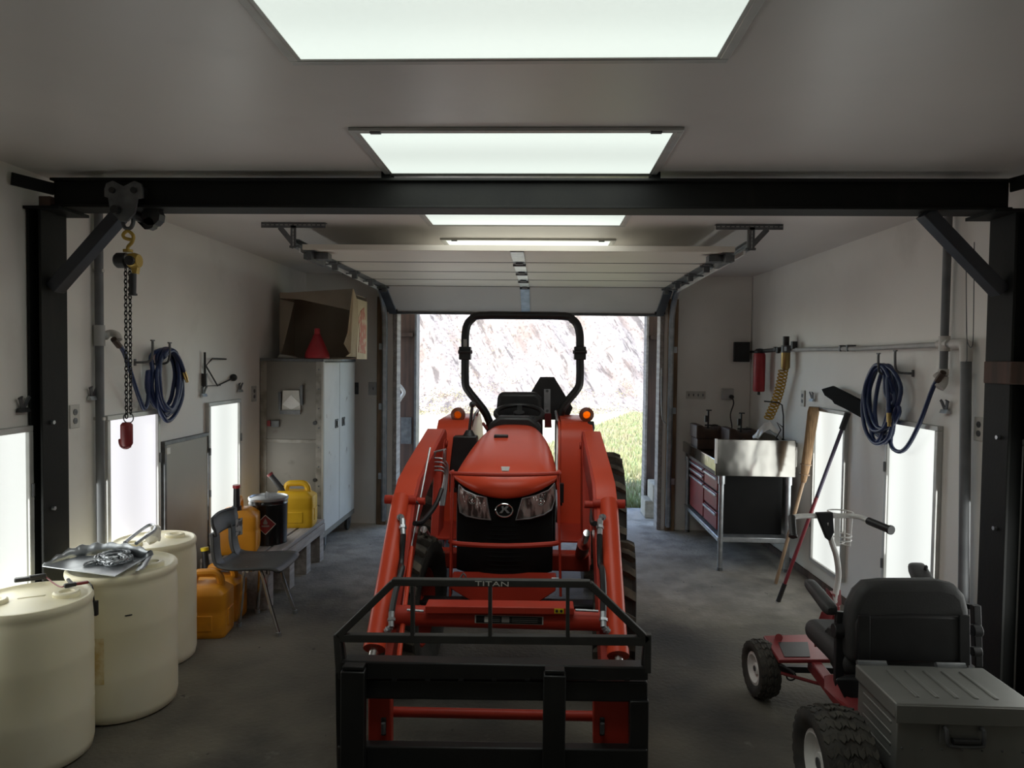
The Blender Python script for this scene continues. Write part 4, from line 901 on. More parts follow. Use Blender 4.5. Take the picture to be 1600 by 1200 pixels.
machine(6.43, P(1138, 680, 6.35).x, P(1180, 680, 6.35).x, 'rusty brown clamping jig beside the other one, nearer the wall')
r = thing('tool_tray', 'dark clutter tray lying on the workbench behind the end panel', 'tray', (1.75, 6.1, wt-.012))
g = G().bx(1.60, 1.98, 5.85, 6.32, wt-.012, wt+.0).bx(1.60, 1.98, 5.85, 5.865, wt, wt+.06).bx(1.60, 1.615, 5.85, 6.32, wt, wt+.06).bx(1.965, 1.98, 5.85, 6.32, wt, wt+.06).bx(1.60, 1.98, 6.305, 6.32, wt, wt+.06)
part(r, 'pan', g, m_black)
g = G()
for i in range(26):
    p = V((random.uniform(1.63, 1.94), random.uniform(5.9, 6.28), wt+.02+random.uniform(0, .10))); a = random.uniform(0, PI)
    g.bar(p, p+V((math.cos(a)*.12, math.sin(a)*.10, random.uniform(-.02, .04))), .02, .018)
part(r, 'loose_tools', g, m_brownmetal, stuff=True)
p0 = P(1203, 682, 5.80)
rows = []
for i in range(7):
    t = i/6; rows.append([P(1184+3*math.sin(i), 686, 5.82).lerp(P(1222, 686, 5.82), k/6)+V((0, .12*t, .0))+V((0, 0, (.14*math.sin(PI*k/6)**.7*(1-abs(t-.45)*1.0)+noise.noise(V((i*.7, k*.9, 3)))*.035))) for k in range(7)])
g = G().loft(rows, caps=False, closed=False)
o = single('white_rag', g, m_white, 'crumpled white cloth on the workbench by the end panel', 'cloth', smooth=50); o.modifiers.new('solid', 'SOLIDIFY').thickness = .008
r = thing('bent_rod', 'thin black bent rod standing at the workbench end', 'rod', P(1224, 686, 5.8))
part(r, 'upright', G().tube([P(1224, 686, 5.8), P(1224, 650, 5.8), P(1222, 633, 5.8), P(1216, 629, 5.8), P(1194, 627, 5.85)], .006, 8), m_black)
part(r, 'side_prong', G().tube([P(1224, 668, 5.8), P(1214, 660, 5.8), P(1220, 672, 5.8), P(1213, 684, 5.8)], .005, 8), m_black)
# broom and scraper
r = thing('corn_broom', 'straw broom leaning bristles up against the right wall', 'broom', (1.805, 5.44, 0))
f0 = V((1.805, 5.44, .0)); f1 = P(1256, 748, 5.44); ft = P(1272, 636, 5.41); dirn = (ft-f1).normalized(); bl_n = (ft-f1).length
part(r, 'handle', G().tube([f0, f1], [.013, .014], 10), m_handle)
sx = V((.8, .6, 0)); sx = (sx-dirn*sx.dot(dirn)).normalized(); sn = dirn.cross(sx).normalized()
rings = [[f1+dirn*bl_n*t+sx*w_*math.cos(2*PI*k/20)*(1+.06*math.sin(k*2.3))+sn*d_*math.sin(2*PI*k/20) for k in range(20)] for t, w_, d_ in ((-.05,.018,.018),(.10,.032,.028),(.28,.045,.03),(.45,.042,.03),(.7,.05,.032),(.93,.062,.03),(1.0,.055,.024))]
part(r, 'bristles', G().loft(rings), m_straw)
for t, q in ((.06, .034), (.2, .044)):
    part(r, 'binding', G().tube([f1+dirn*bl_n*t+sx*q*math.cos(2*PI*k/20)+sn*.034*math.sin(2*PI*k/20) for k in range(20)], .004, 6, True), m_handle)
r = thing('floor_scraper', 'black-bladed floor scraper leaning blade up against the right wall', 'scraper', (1.689, 5.03, 0))
q0 = V((1.689, 5.03, 0)); q1 = V((2.075, 4.90, 1.33)); dd = (q1-q0)
part(r, 'grip', G().cyl(q0, q0+dd*.10, .016, n=10), m_black)
part(r, 'handle', G().cyl(q0+dd*.09, q0+dd*.58, .0125, n=10), m_redhandle)
part(r, 'upper_handle', G().cyl(q0+dd*.57, q1, .0125, n=10), m_purple)
ba = pr(1284, 618, .075); bb_ = pr(1350, 652, .075); 
def pw(px, py, off): return V(WALL('R')(pr(px, py, off)))
fr_ = [pw(1283, 608, .07), pw(1300, 603, .06), pw(1322, 614, .07), pw(1349, 628, .07), pw(1352, 640, .08), pw(1345, 653, .10), pw(1318, 638, .11), pw(1303, 631, .12), pw(1300, 626, .12), pw(1288, 618, .10)]
o = part(r, 'blade', G().slab(fr_, (.02, .0, .0)), m_matt, .004)
part(r, 'socket', G().cyl(q1-dd.normalized()*.10, q1+dd.normalized()*.02, .02, n=10), m_black)

# ================================================================ TRACTOR
tr = thing('tractor', 'orange compact tractor with front loader and black roll bar in the doorway', 'tractor', (-.178, 3.7, 0), 0)
MI = MAT0[tr.name].inverted()
def L(x, y, Y): return MI @ P(x, y, Y)
Y_ = lambda y: y-3.7
def tp(name, g, mt, bev=0, lb=None, smooth=35, root=None, stuff=False): return part(root or tr, name, g, mt, bev, smooth, lb, False, stuff)
# --- hood
def arch(hw, zt, zb, Y, n=24, ex=3.6):
    out = []
    for i in range(n+1):
        a = PI*(i/n)-PI/2
        s_, c = math.sin(a), math.cos(a)
        out.append(V((hw*math.copysign(abs(s_)**(2/ex), s_), Y_(Y), zb+(zt-zb)*abs(c)**(2/ex))))
    return out
def lip(hw, z0, dz, Yf, dy, n=24):
    out = []
    for i in range(n+1):
        u = math.sin(PI*(i/n)-PI/2); out.append(V((hw*u, Y_(Yf+dy*u*u), z0+dz*u*u)))
    return out
rows = [lip(.252, 1.000, .065, 3.455, .13), lip(.258, 1.022, .058, 3.440, .135), lip(.262, 1.065, .035, 3.447, .14), lip(.264, 1.10, .004, 3.485, .13),
        arch(.267, 1.132, 1.03, 3.58, ex=3.0), arch(.272, 1.158, 1.00, 3.72), arch(.274, 1.184, .96, 3.95), arch(.270, 1.208, .94, 4.2), arch(.255, 1.230, .94, 4.45), arch(.232, 1.246, .95, 4.62), arch(.205, 1.250, .97, 4.74)]
for i in (4,):
    for k, p in enumerate(rows[i]): rows[i][k] = p*.55+rows[3][k]*.20+rows[5][k]*.25 if False else p
hood = tp('hood', G().loft(rows, caps=False, closed=False), m_orange, smooth=60)
md = hood.modifiers.new('sub', 'SUBSURF'); md.levels = 1; md.render_levels = 1
md = hood.modifiers.new('solid', 'SOLIDIFY'); md.thickness = .008
cr = [V((.20*math.sin(t*PI/2), Y_(3.95+.0-.28*math.cos(t*PI/2)), 1.155+.004)) for t in [k/8-1 for k in range(17)]]
tp('badge', G().prism([(-.017,-.012),(.017,-.012),(.022,.012),(-.022,.012)], 'Y', -.006, .004).xf(Matrix.Translation(L(790, 732, 3.50)+V((0,-.02,.0))) @ Matrix.Rotation(-.5, 4, 'X')), m_white, .002, 'small silver shield badge', root=hood)
hl_ = tp('hood_latch', G().box(L(783, 684, 4.28)+V((0,0,.008)), (.085, .05, .022)), m_black, .006, 'black latch on the hood', root=hood)
# --- grille and headlamps
front = [(.247*math.sin(PI/2*(i/8-1)), 3.475+.13*math.sin(PI/2*(i/8-1))**2) for i in range(17)]
plan = [(x, Y_(y)) for x, y in front]+[(.24, Y_(3.8)), (-.24, Y_(3.8))]
gr = tp('grille', G().prism(plan, 'Z', .60, 1.06), m_matt, .006)
g = G()
for z in [.64+.022*i for i in range(11)]:
    g.tube([V((x*.9, Y_(y)-.001, z)) for x, y in front[3:14]], .003, 5)
tp('grille_bar', g, m_matt, root=gr, stuff=True)
def lamp_face(pts):
    out = []
    for (x, y) in pts:
        u = ((x-792)/80); out.append(L(x, y, 3.462+.13*min(1, u*u)))
    return out
for pts, bulb in (([(718,757),(727,766),(745,774),(760,777),(763,795),(767,812),(748,810),(728,806),(719,800),(716,780)], (738,782)),
                  ([(866,755),(857,766),(838,774),(816,779),(811,796),(806,812),(828,810),(850,804),(862,796),(868,776)], (845,784))):
    hd = tp('headlamp', G().slab(lamp_face(pts), (0, .06, 0)), m_glassy, .003)
    c = L(*bulb, 3.462+.13*((bulb[0]-792)/80)**2)
    tp('reflector_ring', G().torus(c+V((0,-.004,0)), .016, .004, (0,1,0), 18, 6).sphere(c+V((0,.004,0)), .012, 10), m_chrome, root=hd)
    tp('lens_rim', G().tube([p+V((0,-.004,0)) for p in lamp_face(pts)], .0035, 5, True), m_galv, root=hd)
ec = L(788, 797, 3.462)+V((0, -.006, 0))
em = tp('emblem', G().tube([ec+V((.041*math.cos(2*PI*k/32), 0, .032*math.sin(2*PI*k/32))) for k in range(32)], .0045, 8, True), m_chrome)
tp('emblem_mark', G().prism([(-.024,-.014),(-.010,-.014),(.000,.004),(.016,-.014),(.027,-.012),(.010,.006),(.022,.020),(.010,.022),(-.002,.010),(-.004,.021),(-.014,.020),(-.010,.002)], 'Y', -.003, .003).xf(Matrix.Translation(ec+V((0,.001,0)))), m_galv, root=em)
tp('emblem_back', G().cyl(ec+V((0,.002,0)), ec+V((0,.008,0)), .031, n=24), m_blackgl, root=em)
# --- grille guard
yg = 3.375
gg = tp('grille_guard', G().tube(smooth_pts([L(705, 738, yg+.03), L(716, 740, yg), L(792, 742, yg-.02), L(866, 740, yg), L(873, 737, yg+.03)], 4), .010, 8), m_orange_dull)
for xs in ((707, 704), (872, 876)):
    tp('upright', G().bar(L(xs[0], 735, yg+.03), L(xs[1], 930, yg+.03), .012, .05, (0,1,0)), m_orange_dull, .003)
tp('lower_bar', G().tube(smooth_pts([L(703, 846, yg+.03), L(720, 850, yg), L(792, 853, yg-.015), L(862, 850, yg), L(874, 846, yg+.03)], 4), .012, 8), m_orange_dull)
tp('bumper', G().slab([L(703, 906, yg), L(870, 908, yg), L(868, 924, yg), L(836, 945, yg), L(745, 945, yg), L(703, 920, yg)], (0, .14, 0)), m_orange_dull, .006)
for x in (703, 866): tp('bumper_bolt', G().cyl(L(x-4, 905, yg-.03), L(x+7, 905, yg-.03), .008, n=8), m_galv)
tp('guard_pin', G().tube(smooth_pts([L(718, 905, yg-.02), L(724, 896, yg-.02), L(728, 903, yg-.02), L(724, 910, yg-.02)], 3), .005, 6), m_galv)
# --- engine, chassis
tp('engine', G().bx(-.19, .19, Y_(3.75), Y_(4.75), .45, 1.0), m_black, .02)
tp('chassis', G().bx(-.15, .15, Y_(3.5), Y_(5.6), .34, .58), m_black, .02)
tp('side_panel', G().bx(-.262, -.25, Y_(3.72), Y_(4.6), .70, 1.0), m_black, .004); tp('side_panel', G().bx(.25, .262, Y_(3.72), Y_(4.6), .70, 1.0), m_black, .004)
tp('front_axle', G().bar((-.52, 0, .37), (.52, 0, .37), .10, .09), m_black, .01)
tp('rear_axle', G().cyl((-.6, Y_(5.3), .5), (.6, Y_(5.3), .5), .09, n=14), m_black)
# --- dash, wheel, seat
tp('dashboard', G().prism([(-.17, 1.0), (.17, 1.0), (.18, 1.24), (.10, 1.30), (-.10, 1.30), (-.18, 1.24)], 'Y', Y_(4.74), Y_(4.92)), m_black, .02)
sw = tp('steering_wheel', G().torus((0,0,0), .165, .016, (0,0,1), 32, 10).xf(Matrix.Translation(L(811, 646, 4.95)) @ Matrix.Rotation(.30, 4, 'X')), m_black)
g = G()
for a in (PI/2, PI/2+2.1, PI/2-2.1): g.bar((0,0,-.02), (.155*math.cos(a), .155*math.sin(a), 0), .035, .012)
g.cyl((0,0,-.04), (0,0,.01), .04, n=14); g.cyl((0,0,-.30), (0,0,-.03), .025, n=10)
tp('spoke', g.xf(Matrix.Translation(L(811, 646, 4.95)) @ Matrix.Rotation(.30, 4, 'X')), m_black, root=sw)
st = tp('seat', G().box((-.02, Y_(5.22), .92), (.46, .44, .12)), m_seatvinyl, .05, seg=None) if False else part(tr, 'seat', G().box((-.02, Y_(5.22), .92), (.46, .44, .12)), m_black, .045, 35, None, False, False, 3)
sb_ = [L(777, 622, 5.32), L(780, 613, 5.32), L(838, 613, 5.32), L(846, 622, 5.32), L(848, 660, 5.32), L(848, 690, 5.32), L(780, 690, 5.32), L(774, 655, 5.32)]
part(st, 'backrest', G().slab(sb_, (0, .12, 0)), m_black, .03, 35, None, False, False, 3)
# --- slow vehicle plate
ys = 5.62
sm = tp('slow_vehicle_plate', G().slab([L(844, 589, ys), L(866, 589, ys), L(895, 637, ys), L(887, 656, ys), L(822, 656, ys), L(815, 637, ys)], (0, .006, 0)), m_black, 0, 'black back of a slow vehicle triangle')
tp('bracket', G().slab([L(850, 608, ys-.01), L(860, 608, ys-.01), L(860, 646, ys-.01), L(850, 646, ys-.01)], (0,.006,0)), m_galv, root=sm)
tp('reflector', G().slab([L(851, 646, ys-.02), L(861, 646, ys-.02), L(862, 668, ys-.02), L(851, 668, ys-.02)], (0,.02,0)), m_redmetal, root=sm)
for yy in (611, 642): tp('bolt', G().cyl(L(855, yy, ys-.02), L(855, yy, ys-.008), .012, n=8), m_galvdk, root=sm)
# --- roll bar
yr = 5.42
def rb(pts): return smooth_pts([L(x, y, yr) for x, y in pts], 3)
up = [(727,548),(727,525),(730,508),(738,498),(750,493),(816,493),(882,494),(894,499),(902,508),(906,525),(906,548)]
rp = tp('roll_bar', G().tube(rb(up), .031, 12), m_forkblk, smooth=60)
tp('lower_post', G().tube(rb([(727,552),(727,596),(731,609),(745,627),(756,641),(763,655),(766,672),(767,760)]), .031, 12), m_forkblk, smooth=60, root=rp)
tp('lower_post', G().tube(rb([(906,552),(906,594),(902,608),(889,624),(878,640),(874,655),(873,672),(873,770)]), .031, 12), m_forkblk, smooth=60, root=rp)
for x in (727, 906):
    k = tp('hinge_bracket', G().box(L(x, 552, yr), (.09, .09, .10)), m_forkblk, .006, root=rp)
    tp('hinge_pin', G().cyl(L(x-11, 550, yr), L(x+11, 550, yr), .014, n=10).cyl(L(x-9, 550, yr-.06), L(x+9, 550, yr-.06), .010, n=8), m_forkblk, root=rp)
tp('decal', G().slab([L(724, 530, yr-.034), L(729.5, 530, yr-.034), L(729.5, 545, yr-.034), L(724, 545, yr-.034)], (0,.004,0)), m_labelg, root=rp)
# --- fenders and rear wheels
ry, rz_, RR = Y_(5.3), .5, .5
for s_ in (-1, 1):
    prof = [(Y_(4.70), .55), (Y_(4.70), .90), (Y_(4.73), 1.10), (Y_(4.78), 1.21), (Y_(4.86), 1.262), (Y_(5.5), 1.262), (Y_(5.75), 1.16), (Y_(5.88), .92)]
    inn = [(y+.03, z) for y, z in prof[::-1]]
    f = tp('fender', G().prism(prof+[(Y_(5.84), .92), (Y_(5.72), 1.13), (Y_(5.48), 1.232), (Y_(4.88), 1.232), (Y_(4.81), 1.19), (Y_(4.76), 1.09), (Y_(4.73), .90), (Y_(4.73), .55)], 'X', min(s_*.30, s_*.53), max(s_*.30, s_*.53)), m_orange, .008)
    tp('inner_panel', G().prism([(y, z) for y, z in prof], 'X', min(s_*.295, s_*.315), max(s_*.295, s_*.315)), m_orange, root=f)
    tp('grab_rail', G().tube(smooth_pts([(s_*.305, Y_(4.9), 1.20), (s_*.285, Y_(4.9), 1.29), (s_*.285, Y_(5.2), 1.31), (s_*.305, Y_(5.3), 1.25)], 4), .008, 8), m_galv, root=f)
    c = L(715.5 if s_ < 0 else 916.5, 648, 4.90)
    lg = tp('hazard_light', G().lathe([(0,-.02),(.030,-.02),(.049,-.014),(.051,.0),(.051,.02),(.040,.03),(0,.03)], c, 'Y', 24), m_amberdk, label_ if False else 0, 'round amber hazard light') if False else tp('hazard_light', G().lathe([(.026,-.022),(.049,-.014),(.051,.0),(.051,.02),(.040,.03),(.026,.03)], c, 'Y', 24), m_amberdk, 0, 'round amber hazard light')
    tp('lens', G().lathe([(0,-.026),(.020,-.024),(.028,-.02),(.028,.026),(0,.028)], c, 'Y', 20), m_amber, root=lg)
    tp('stalk', G().bar(c+V((0,.01,-.045)), c+V((0,.01,-.085)), .022, .02, (0,1,0)).box(c+V((.0,.03,-.08)), (.10,.08,.02)), m_black, .003, root=lg)
    if s_ > 0:
        tp('rubber_boot', G().tube(smooth_pts([c+V((.025,-.03,-.05)), c+V((.025,-.05,-.10)), c+V((-.02,-.06,-.15)), c+V((-.035,-.06,-.20)), c+V((-.035,-.05,-.28))], 4), [.026]*13+[.034]*2+[.03]*2, 10), m_black, root=lg)
def tyre(R_, W, n, lug, cz, lw, rimc, hub=.55, world=False, M=None, turf=False):
    """tyre, lugs and rim about the X axis at the origin"""
    h = W/2
    prof = [(R_*hub, -h*.62), (R_*.66, -h*.92), (R_*.80, -h), (R_*.92, -h*.96), (R_*.965-lug, -h*.80), (R_-lug, -h*.35), (R_-lug, h*.35), (R_*.965-lug, h*.80), (R_*.92, h*.96), (R_*.80, h), (R_*.66, h*.92), (R_*hub, h*.62)]
    t = G().lathe(prof, (0,0,0), 'X', 40)
    lg = G()
    for i in range(n):
        for s_ in (-1, 1):
            a = 2*PI*(i+(.5 if s_ > 0 else 0))/n; rows = []
            for k in range(4):
                q = k/3; x = s_*h*(.02+.93*q); aa = a+(.5/n*2*PI)*.75*q*1.0; rad = R_-(.0 if q < .8 else .035*R_)
                lo = R_-lug-.012-(0 if q < .8 else .04*R_)
                da = lw/R_/2
                rows.append([V((x, r_*math.cos(b_), r_*math.sin(b_))) for r_, b_ in ((lo, aa-da), (rad, aa-da*.8), (rad, aa+da*.8), (lo, aa+da))])
            lg.loft(rows)
    rim = G().lathe([(R_*hub+.006, -h*.60), (R_*hub-.01, -h*.66), (R_*hub-.02, -h*.4), (R_*hub*.75, -h*.1), (R_*.16, -h*.15), (R_*.14, -h*.5), (0, -h*.52)], (0,0,0), 'X', 32).lathe([(R_*hub+.006, h*.60), (R_*hub-.01, h*.66), (R_*hub-.02, h*.4), (R_*hub*.75, h*.1), (R_*.16, h*.15), (R_*.14, h*.5), (0, h*.52)], (0,0,0), 'X', 32)
    return t, lg, rim
for s_ in (-1, 1):
    t, lg, rim = tyre(.37, .21, 19, .030, 0, .055, None)
    MM = Matrix.Translation((.575 if s_ > 0 else -.485, 0, .37)) @ Matrix.Rotation(-.10, 4, 'Z')
    w_ = tp('front_wheel', t.xf(MM), m_rubber, smooth=50)
    tp('tread', lg.xf(MM), m_lug, root=w_); tp('rim', rim.xf(MM), m_orange_dull, root=w_)
    t, lg, rim = tyre(RR, .29, 20, .034, 0, .055, None, .52)
    MM = Matrix.Translation((s_*.635, ry, rz_))
    w_ = tp('rear_wheel', t.xf(MM), m_rubber, smooth=50)
    tp('tread', lg.xf(MM), m_lug, root=w_); tp('rim', rim.xf(MM), m_orange_dull, root=w_)
# --- platform, console, levers
tp('footplate', G().bx(.16, .46, Y_(4.25), Y_(4.72), .585, .60), m_orange_dull, .004); tp('footplate', G().bx(-.46, -.16, Y_(4.25), Y_(4.72), .585, .60), m_orange_dull, .004)
tp('loader_mount', G().bar((-.47, Y_(4.1), .52), (.47, Y_(4.1), .52), .11, .10), m_orange_dull, .012)
tp('console', G().slab([L(708, 682, 4.50), L(745, 682, 4.50), L(748, 740, 4.50), L(742, 770, 4.50), L(702, 770, 4.50), L(702, 735, 4.50)], (0, .10, 0)), m_black, .008)
tp('loader_lever', G().cyl(L(733, 676, 4.56), L(738, 634, 4.56), .010, n=8).sphere(L(738, 632, 4.56), .021, 12).lathe([(.05,0),(.02,.05),(0,.05)], L(733, 684, 4.56), 'Z', 16), m_black)
tp('control_lever', G().bar(L(762, 672, 4.85), L(754, 660, 4.85), .025, .02), m_redmetal, .008, 'red lever knob')
tp('pedal_lever', G().tube([L(868, 745, 4.6), L(872, 760, 4.55), L(876, 790, 4.5)], .012, 8).box(L(877, 770, 4.5), (.03, .05, .12)), m_black)
# steel lines of the loader valve
for i, y in enumerate((716, 722, 729, 735)):
    tp('valve_line', G().tube(smooth_pts([L(657, y+1, 4.15), L(684, y, 4.15), L(694, y+3, 4.15), L(700-i*2, y+14, 4.15), L(698-i*3, 760+4*i, 4.12), L(694-2*i, 790, 4.1)], 4), .0055, 6), m_galv)
tp('valve_fitting', G().cyl(L(676, 716, 4.12), L(680, 706, 4.12), .010, n=8).cyl(L(680, 706, 4.12), L(697, 702, 4.12), .006, n=6).cyl(L(695, 702, 4.12), L(694, 722, 4.12), .010, n=8), m_galv)
# --- loader: two booms with posts, cylinders and hoses
def fitting(a, b, rt):
    a, b = V(a), V(b); 
    return part(rt, 'fitting', G().cyl(a, a.lerp(b, .45), .014, n=8).cyl(a.lerp(b, .42), a.lerp(b, .6), .018, n=6).cyl(a.lerp(b, .58), b, .013, n=8), m_galv, 0, 35, None, False)
for s_ in (-1, 1):
    prof = [(4.68,1.19),(4.62,1.222),(4.52,1.205),(3.90,1.10),(3.66,1.05),(3.50,.955),(3.38,.80),(2.92,.36),(2.78,.24),(2.76,.17),(2.82,.14),(2.95,.18),(3.10,.31),(3.50,.70),(3.66,.86),(3.80,.92),(4.0,.965),(4.60,1.07),(4.68,1.12)]
    b_ = tp('loader_boom', G().prism([(Y_(y), z) for y, z in prof], 'X', min(s_*.445, s_*.478), max(s_*.445, s_*.478)), m_orange_dull, .003)
    tp('boom_cap', G().prism([(Y_(y), z) for y, z in [(4.66,1.202),(4.62,1.224),(4.52,1.208),(3.90,1.103),(3.66,1.053),(3.50,.958),(3.38,.803),(3.39,.79),(3.51,.94),(3.67,1.035),(3.91,1.085),(4.5,1.19)]], 'X', min(s_*.46, s_*.565), max(s_*.46, s_*.565)), m_orange, .003, root=b_)
    tp('knee_gusset', G().prism([(Y_(y), z) for y, z in [(3.9,1.095),(3.66,1.045),(3.5,.95),(3.40,.82),(3.46,.80),(3.62,.86),(3.85,1.0)]], 'X', min(s_*.50, s_*.515), max(s_*.50, s_*.515)), m_orange, root=b_)
    tp('boom_outer_plate', G().prism([(Y_(y), z) for y, z in [(4.62,1.22),(3.9,1.098),(3.66,1.048),(3.52,.96),(3.62,.90),(3.85,.98),(4.6,1.09)]], 'X', min(s_*.553, s_*.565), max(s_*.553, s_*.565)), m_orange, root=b_)
    post = tp('loader_post', G().prism([(Y_(4.25),.45),(Y_(4.48),.45),(Y_(4.66),1.12),(Y_(4.62),1.16),(Y_(4.54),1.16),(Y_(4.42),1.0)], 'X', min(s_*.44, s_*.49), max(s_*.44, s_*.49)), m_orange_dull, .004)
    tp('pivot_pin', G().cyl((s_*.43, Y_(4.60), 1.13), (s_*.585, Y_(4.60), 1.13), .022, n=12), m_orange_dull, root=post)
    ca, cb, cd = V((s_*.518, Y_(3.51), .985)), V((s_*.512, Y_(2.93), .455)), V((s_*.512, Y_(2.81), .345))
    cy_ = tp('dump_cylinder', G().cyl(ca, cb, .043, n=20).cyl(cb-(cb-ca).normalized()*.03, cb, .047, n=20), m_orange, smooth=50)
    tp('rod', G().cyl(cb, cd, .020, n=14), m_chrome, root=cy_)
    tp('pivot_pin', G().cyl((s_*.44, ca.y, ca.z-.01), (s_*.598, ca.y, ca.z-.01), .022, n=14).cyl((s_*.40, ca.y+.02, ca.z-.02), (s_*.48, ca.y+.02, ca.z-.02), .018, n=12), m_orange_dull, root=cy_)
    x2 = s_*.45
    fa = L(629 if s_ < 0 else 938, 812, 3.36); fb = L(630 if s_ < 0 else 937, 836, 3.30)
    fitting(fa, fb, cy_)
    fitting(fa+V((s_*.02,.01,.01)), fa+V((0,-.005,.012)), cy_)
    fc = L(612 if s_ < 0 else 942.5, 956, 3.0); fd = L(611 if s_ < 0 else 943, 980, 2.96)
    tp('hose', G().tube(smooth_pts([fb, fb+V((0,-.05,-.12)), L(628 if s_ < 0 else 941, 890, 3.15), L(618 if s_ < 0 else 943, 925, 3.06), fc], 5), .014, 8), m_black, root=cy_)
    fitting(fc, fd, cy_); fitting(fd+V((s_*.022,0,-.02)), fd, cy_)
    la, lb_ = V((s_*.42, Y_(4.2), .50)), V((s_*.42, Y_(3.62), .80))
    lc = tp('lift_cylinder', G().cyl(la, la.lerp(lb_, .62), .036, n=16), m_orange_dull, smooth=50)
    tp('rod', G().cyl(la.lerp(lb_, .6), lb_, .018, n=12), m_chrome, root=lc)
    tp('hose', G().tube(smooth_pts([L(690 if s_ < 0 else 925, 765, 3.9), L(680 if s_ < 0 else 926, 790, 3.75), L(660 if s_ < 0 else 925, 815, 3.5), L(648 if s_ < 0 else 930, 818, 3.4)], 5), .013, 8), m_black, root=lc)
    # attach plate down at the fork frame
    px = (575, 611) if s_ < 0 else (927, 985)
    ap = tp('attach_plate', G().slab([L(px[0], 1088, 2.735), L(px[1], 1088, 2.735), L(px[1], 1167, 2.735), L(px[0], 1167, 2.735)], (0, .05, 0)), m_orange_dull, .006)
    xm = 599 if s_ < 0 else 941
    tp('latch_slot', G().slab([L(xm-4, 1122, 2.728), L(xm+4, 1122, 2.728), L(xm+4, 1150, 2.728), L(xm-4, 1150, 2.728)], (0,.01,0)), m_black, .004, root=ap)
    tp('latch_pin', G().cyl(L(xm, 1130, 2.715), L(xm, 1146, 2.715), .009, n=8), m_galvdk, root=ap)
zct = L(790, 971, 3.03).z
ct = tp('cross_tube', G().cyl((-.47, Y_(3.07), zct), (.47, Y_(3.07), zct), .044, n=24), m_orange_dull, smooth=50)
tp('guard_channel', G().slab([L(664, 947, 3.0), L(897, 950, 3.0), L(897, 961, 3.0), L(664, 959, 3.0)], (0, .09, 0)), m_orange_dull, .004, root=ct)
def tubelab(x0, x1, y0, y1, m_, rr, nm='label'):
    ang = [math.radians(a) for a in (20, 8, -4, -16, -28)]
    x0l, x1l = L(x0, 972, 3.03).x, L(x1, 972, 3.03).x
    a0, a1 = y0, y1
    return tp(nm, G().loft([[V((x, Y_(3.07)-rr*math.cos(a0+(a1-a0)*k/5), .0+zct+rr*math.sin(a0+(a1-a0)*k/5))) for x in (x0l, x1l)] for k in range(6)], caps=False, closed=False), m_, root=ct, smooth=60)
tubelab(742, 849, .56, -.18, m_labelw, .0468, 'label_border'); tubelab(744, 847, .52, -.14, m_label, .0475)
tubelab(757, 764, .45, -.05, m_labelw, .0482, 'label_mark'); tubelab(784, 796, .45, -.05, m_labelg, .0482, 'label_mark')
for k in range(3): tubelab(800, 840, .38-.16*k, .34-.16*k, m_labelg, .0482, 'label_line'); tubelab(767, 781, .38-.16*k, .34-.16*k, m_labelg, .0482, 'label_line')
yl = tp('warning_label', G().slab([L(866, 951, 2.997), L(881, 951.5, 2.997), L(881, 959, 2.997), L(866, 958.5, 2.997)], (0,.002,0)), m_capy, 0, 'small yellow warning sticker')
for k in (870, 877): tp('warning_mark', G().cyl(L(k, 955, 2.997), L(k, 955, 2.994), .006, n=10), m_label, root=yl)
for x0, x1 in ((636, 662), (899, 935)): tp('steel_line', G().tube([L(x0, 953, 3.02), L(x1, 955, 3.02)], .006, 6), m_galv, root=ct)
tp('lower_tube', G().cyl(L(609, 1112, 2.84), L(928, 1119, 2.84), .020, n=16), m_orange_dull, smooth=50)
# level indicator rod on the left boom
li = tp('level_indicator', G().cyl(L(643, 855, 3.40), L(623, 1030, 2.90), .011, n=10), m_orange)
tp('rod', G().cyl(L(672, 700, 3.95), L(642, 856, 3.40), .006, n=8), m_galv, root=li)
tp('guide', G().tube(smooth_pts([L(632, 790, 3.52), L(640, 783, 3.5), L(648, 783, 3.5), L(654, 787, 3.52)], 3), .006, 6), m_galvdk, root=li)

# ================================================================ PALLET FORK
pf = thing('pallet_fork', 'black pallet fork frame carried on the front of the orange tractor', 'pallet fork', (-.18, 2.64, 0))
yf = 2.64
def fp(x, y, dy=0): return P(x, y, yf+dy)
def flat(pts, d=.012, dy=0): return G().slab([fp(x, y, dy) for x, y in pts], (0, d, 0))
top = part(pf, 'guard_top_rail', flat([(612, 905), (922, 908), (926, 919), (609, 916)], .03), m_guard, .003)
part(pf, 'guard_lower_rail', flat([(526, 992), (1013, 996), (1013, 1010), (526, 1004)], .03), m_guard, .003)
for a, b in (((615, 910), (528, 994)), ((921, 912), (1012, 1000))):
    part(pf, 'guard_slope', G().bar(fp(*a, .015), fp(*b, .015), .026, .03, (0,1,0)), m_guard, .003)
for x in (645, 766, 887): part(pf, 'guard_upright', G().bar(fp(x, 914, .015), fp(x, 998, .015), .014, .03, (0,1,0)), m_guard, .002)
for x, x2 in ((527, 531), (1012, 1011)): part(pf, 'guard_side', G().bar(fp(x, 990, .015), fp(x2, 1050, .015), .026, .03, (0,1,0)), m_guard, .003)
for a, b in (((533, 1000), (539, 1046)), ((1009, 1004), (1005, 1046))): part(pf, 'guard_stay', G().bar(fp(*a, .03), fp(*b, .03), .02, .02, (0,1,0)), m_guard)
R0 = Matrix(((1,0,0),(0,0,-1),(0,1,0)))
a, b = fp(735, 912), fp(803, 913)
text(pf, 'lettering', 'TITAN', .030, tuple((fp(769, 912.5)+V((0,-.001,0)))), Matrix(((1.55,0,0),(0,0,-1),(0,.9,0))) if False else R0 @ Matrix(((1.5,0,0),(0,.85,0),(0,0,1))), m_labelw)
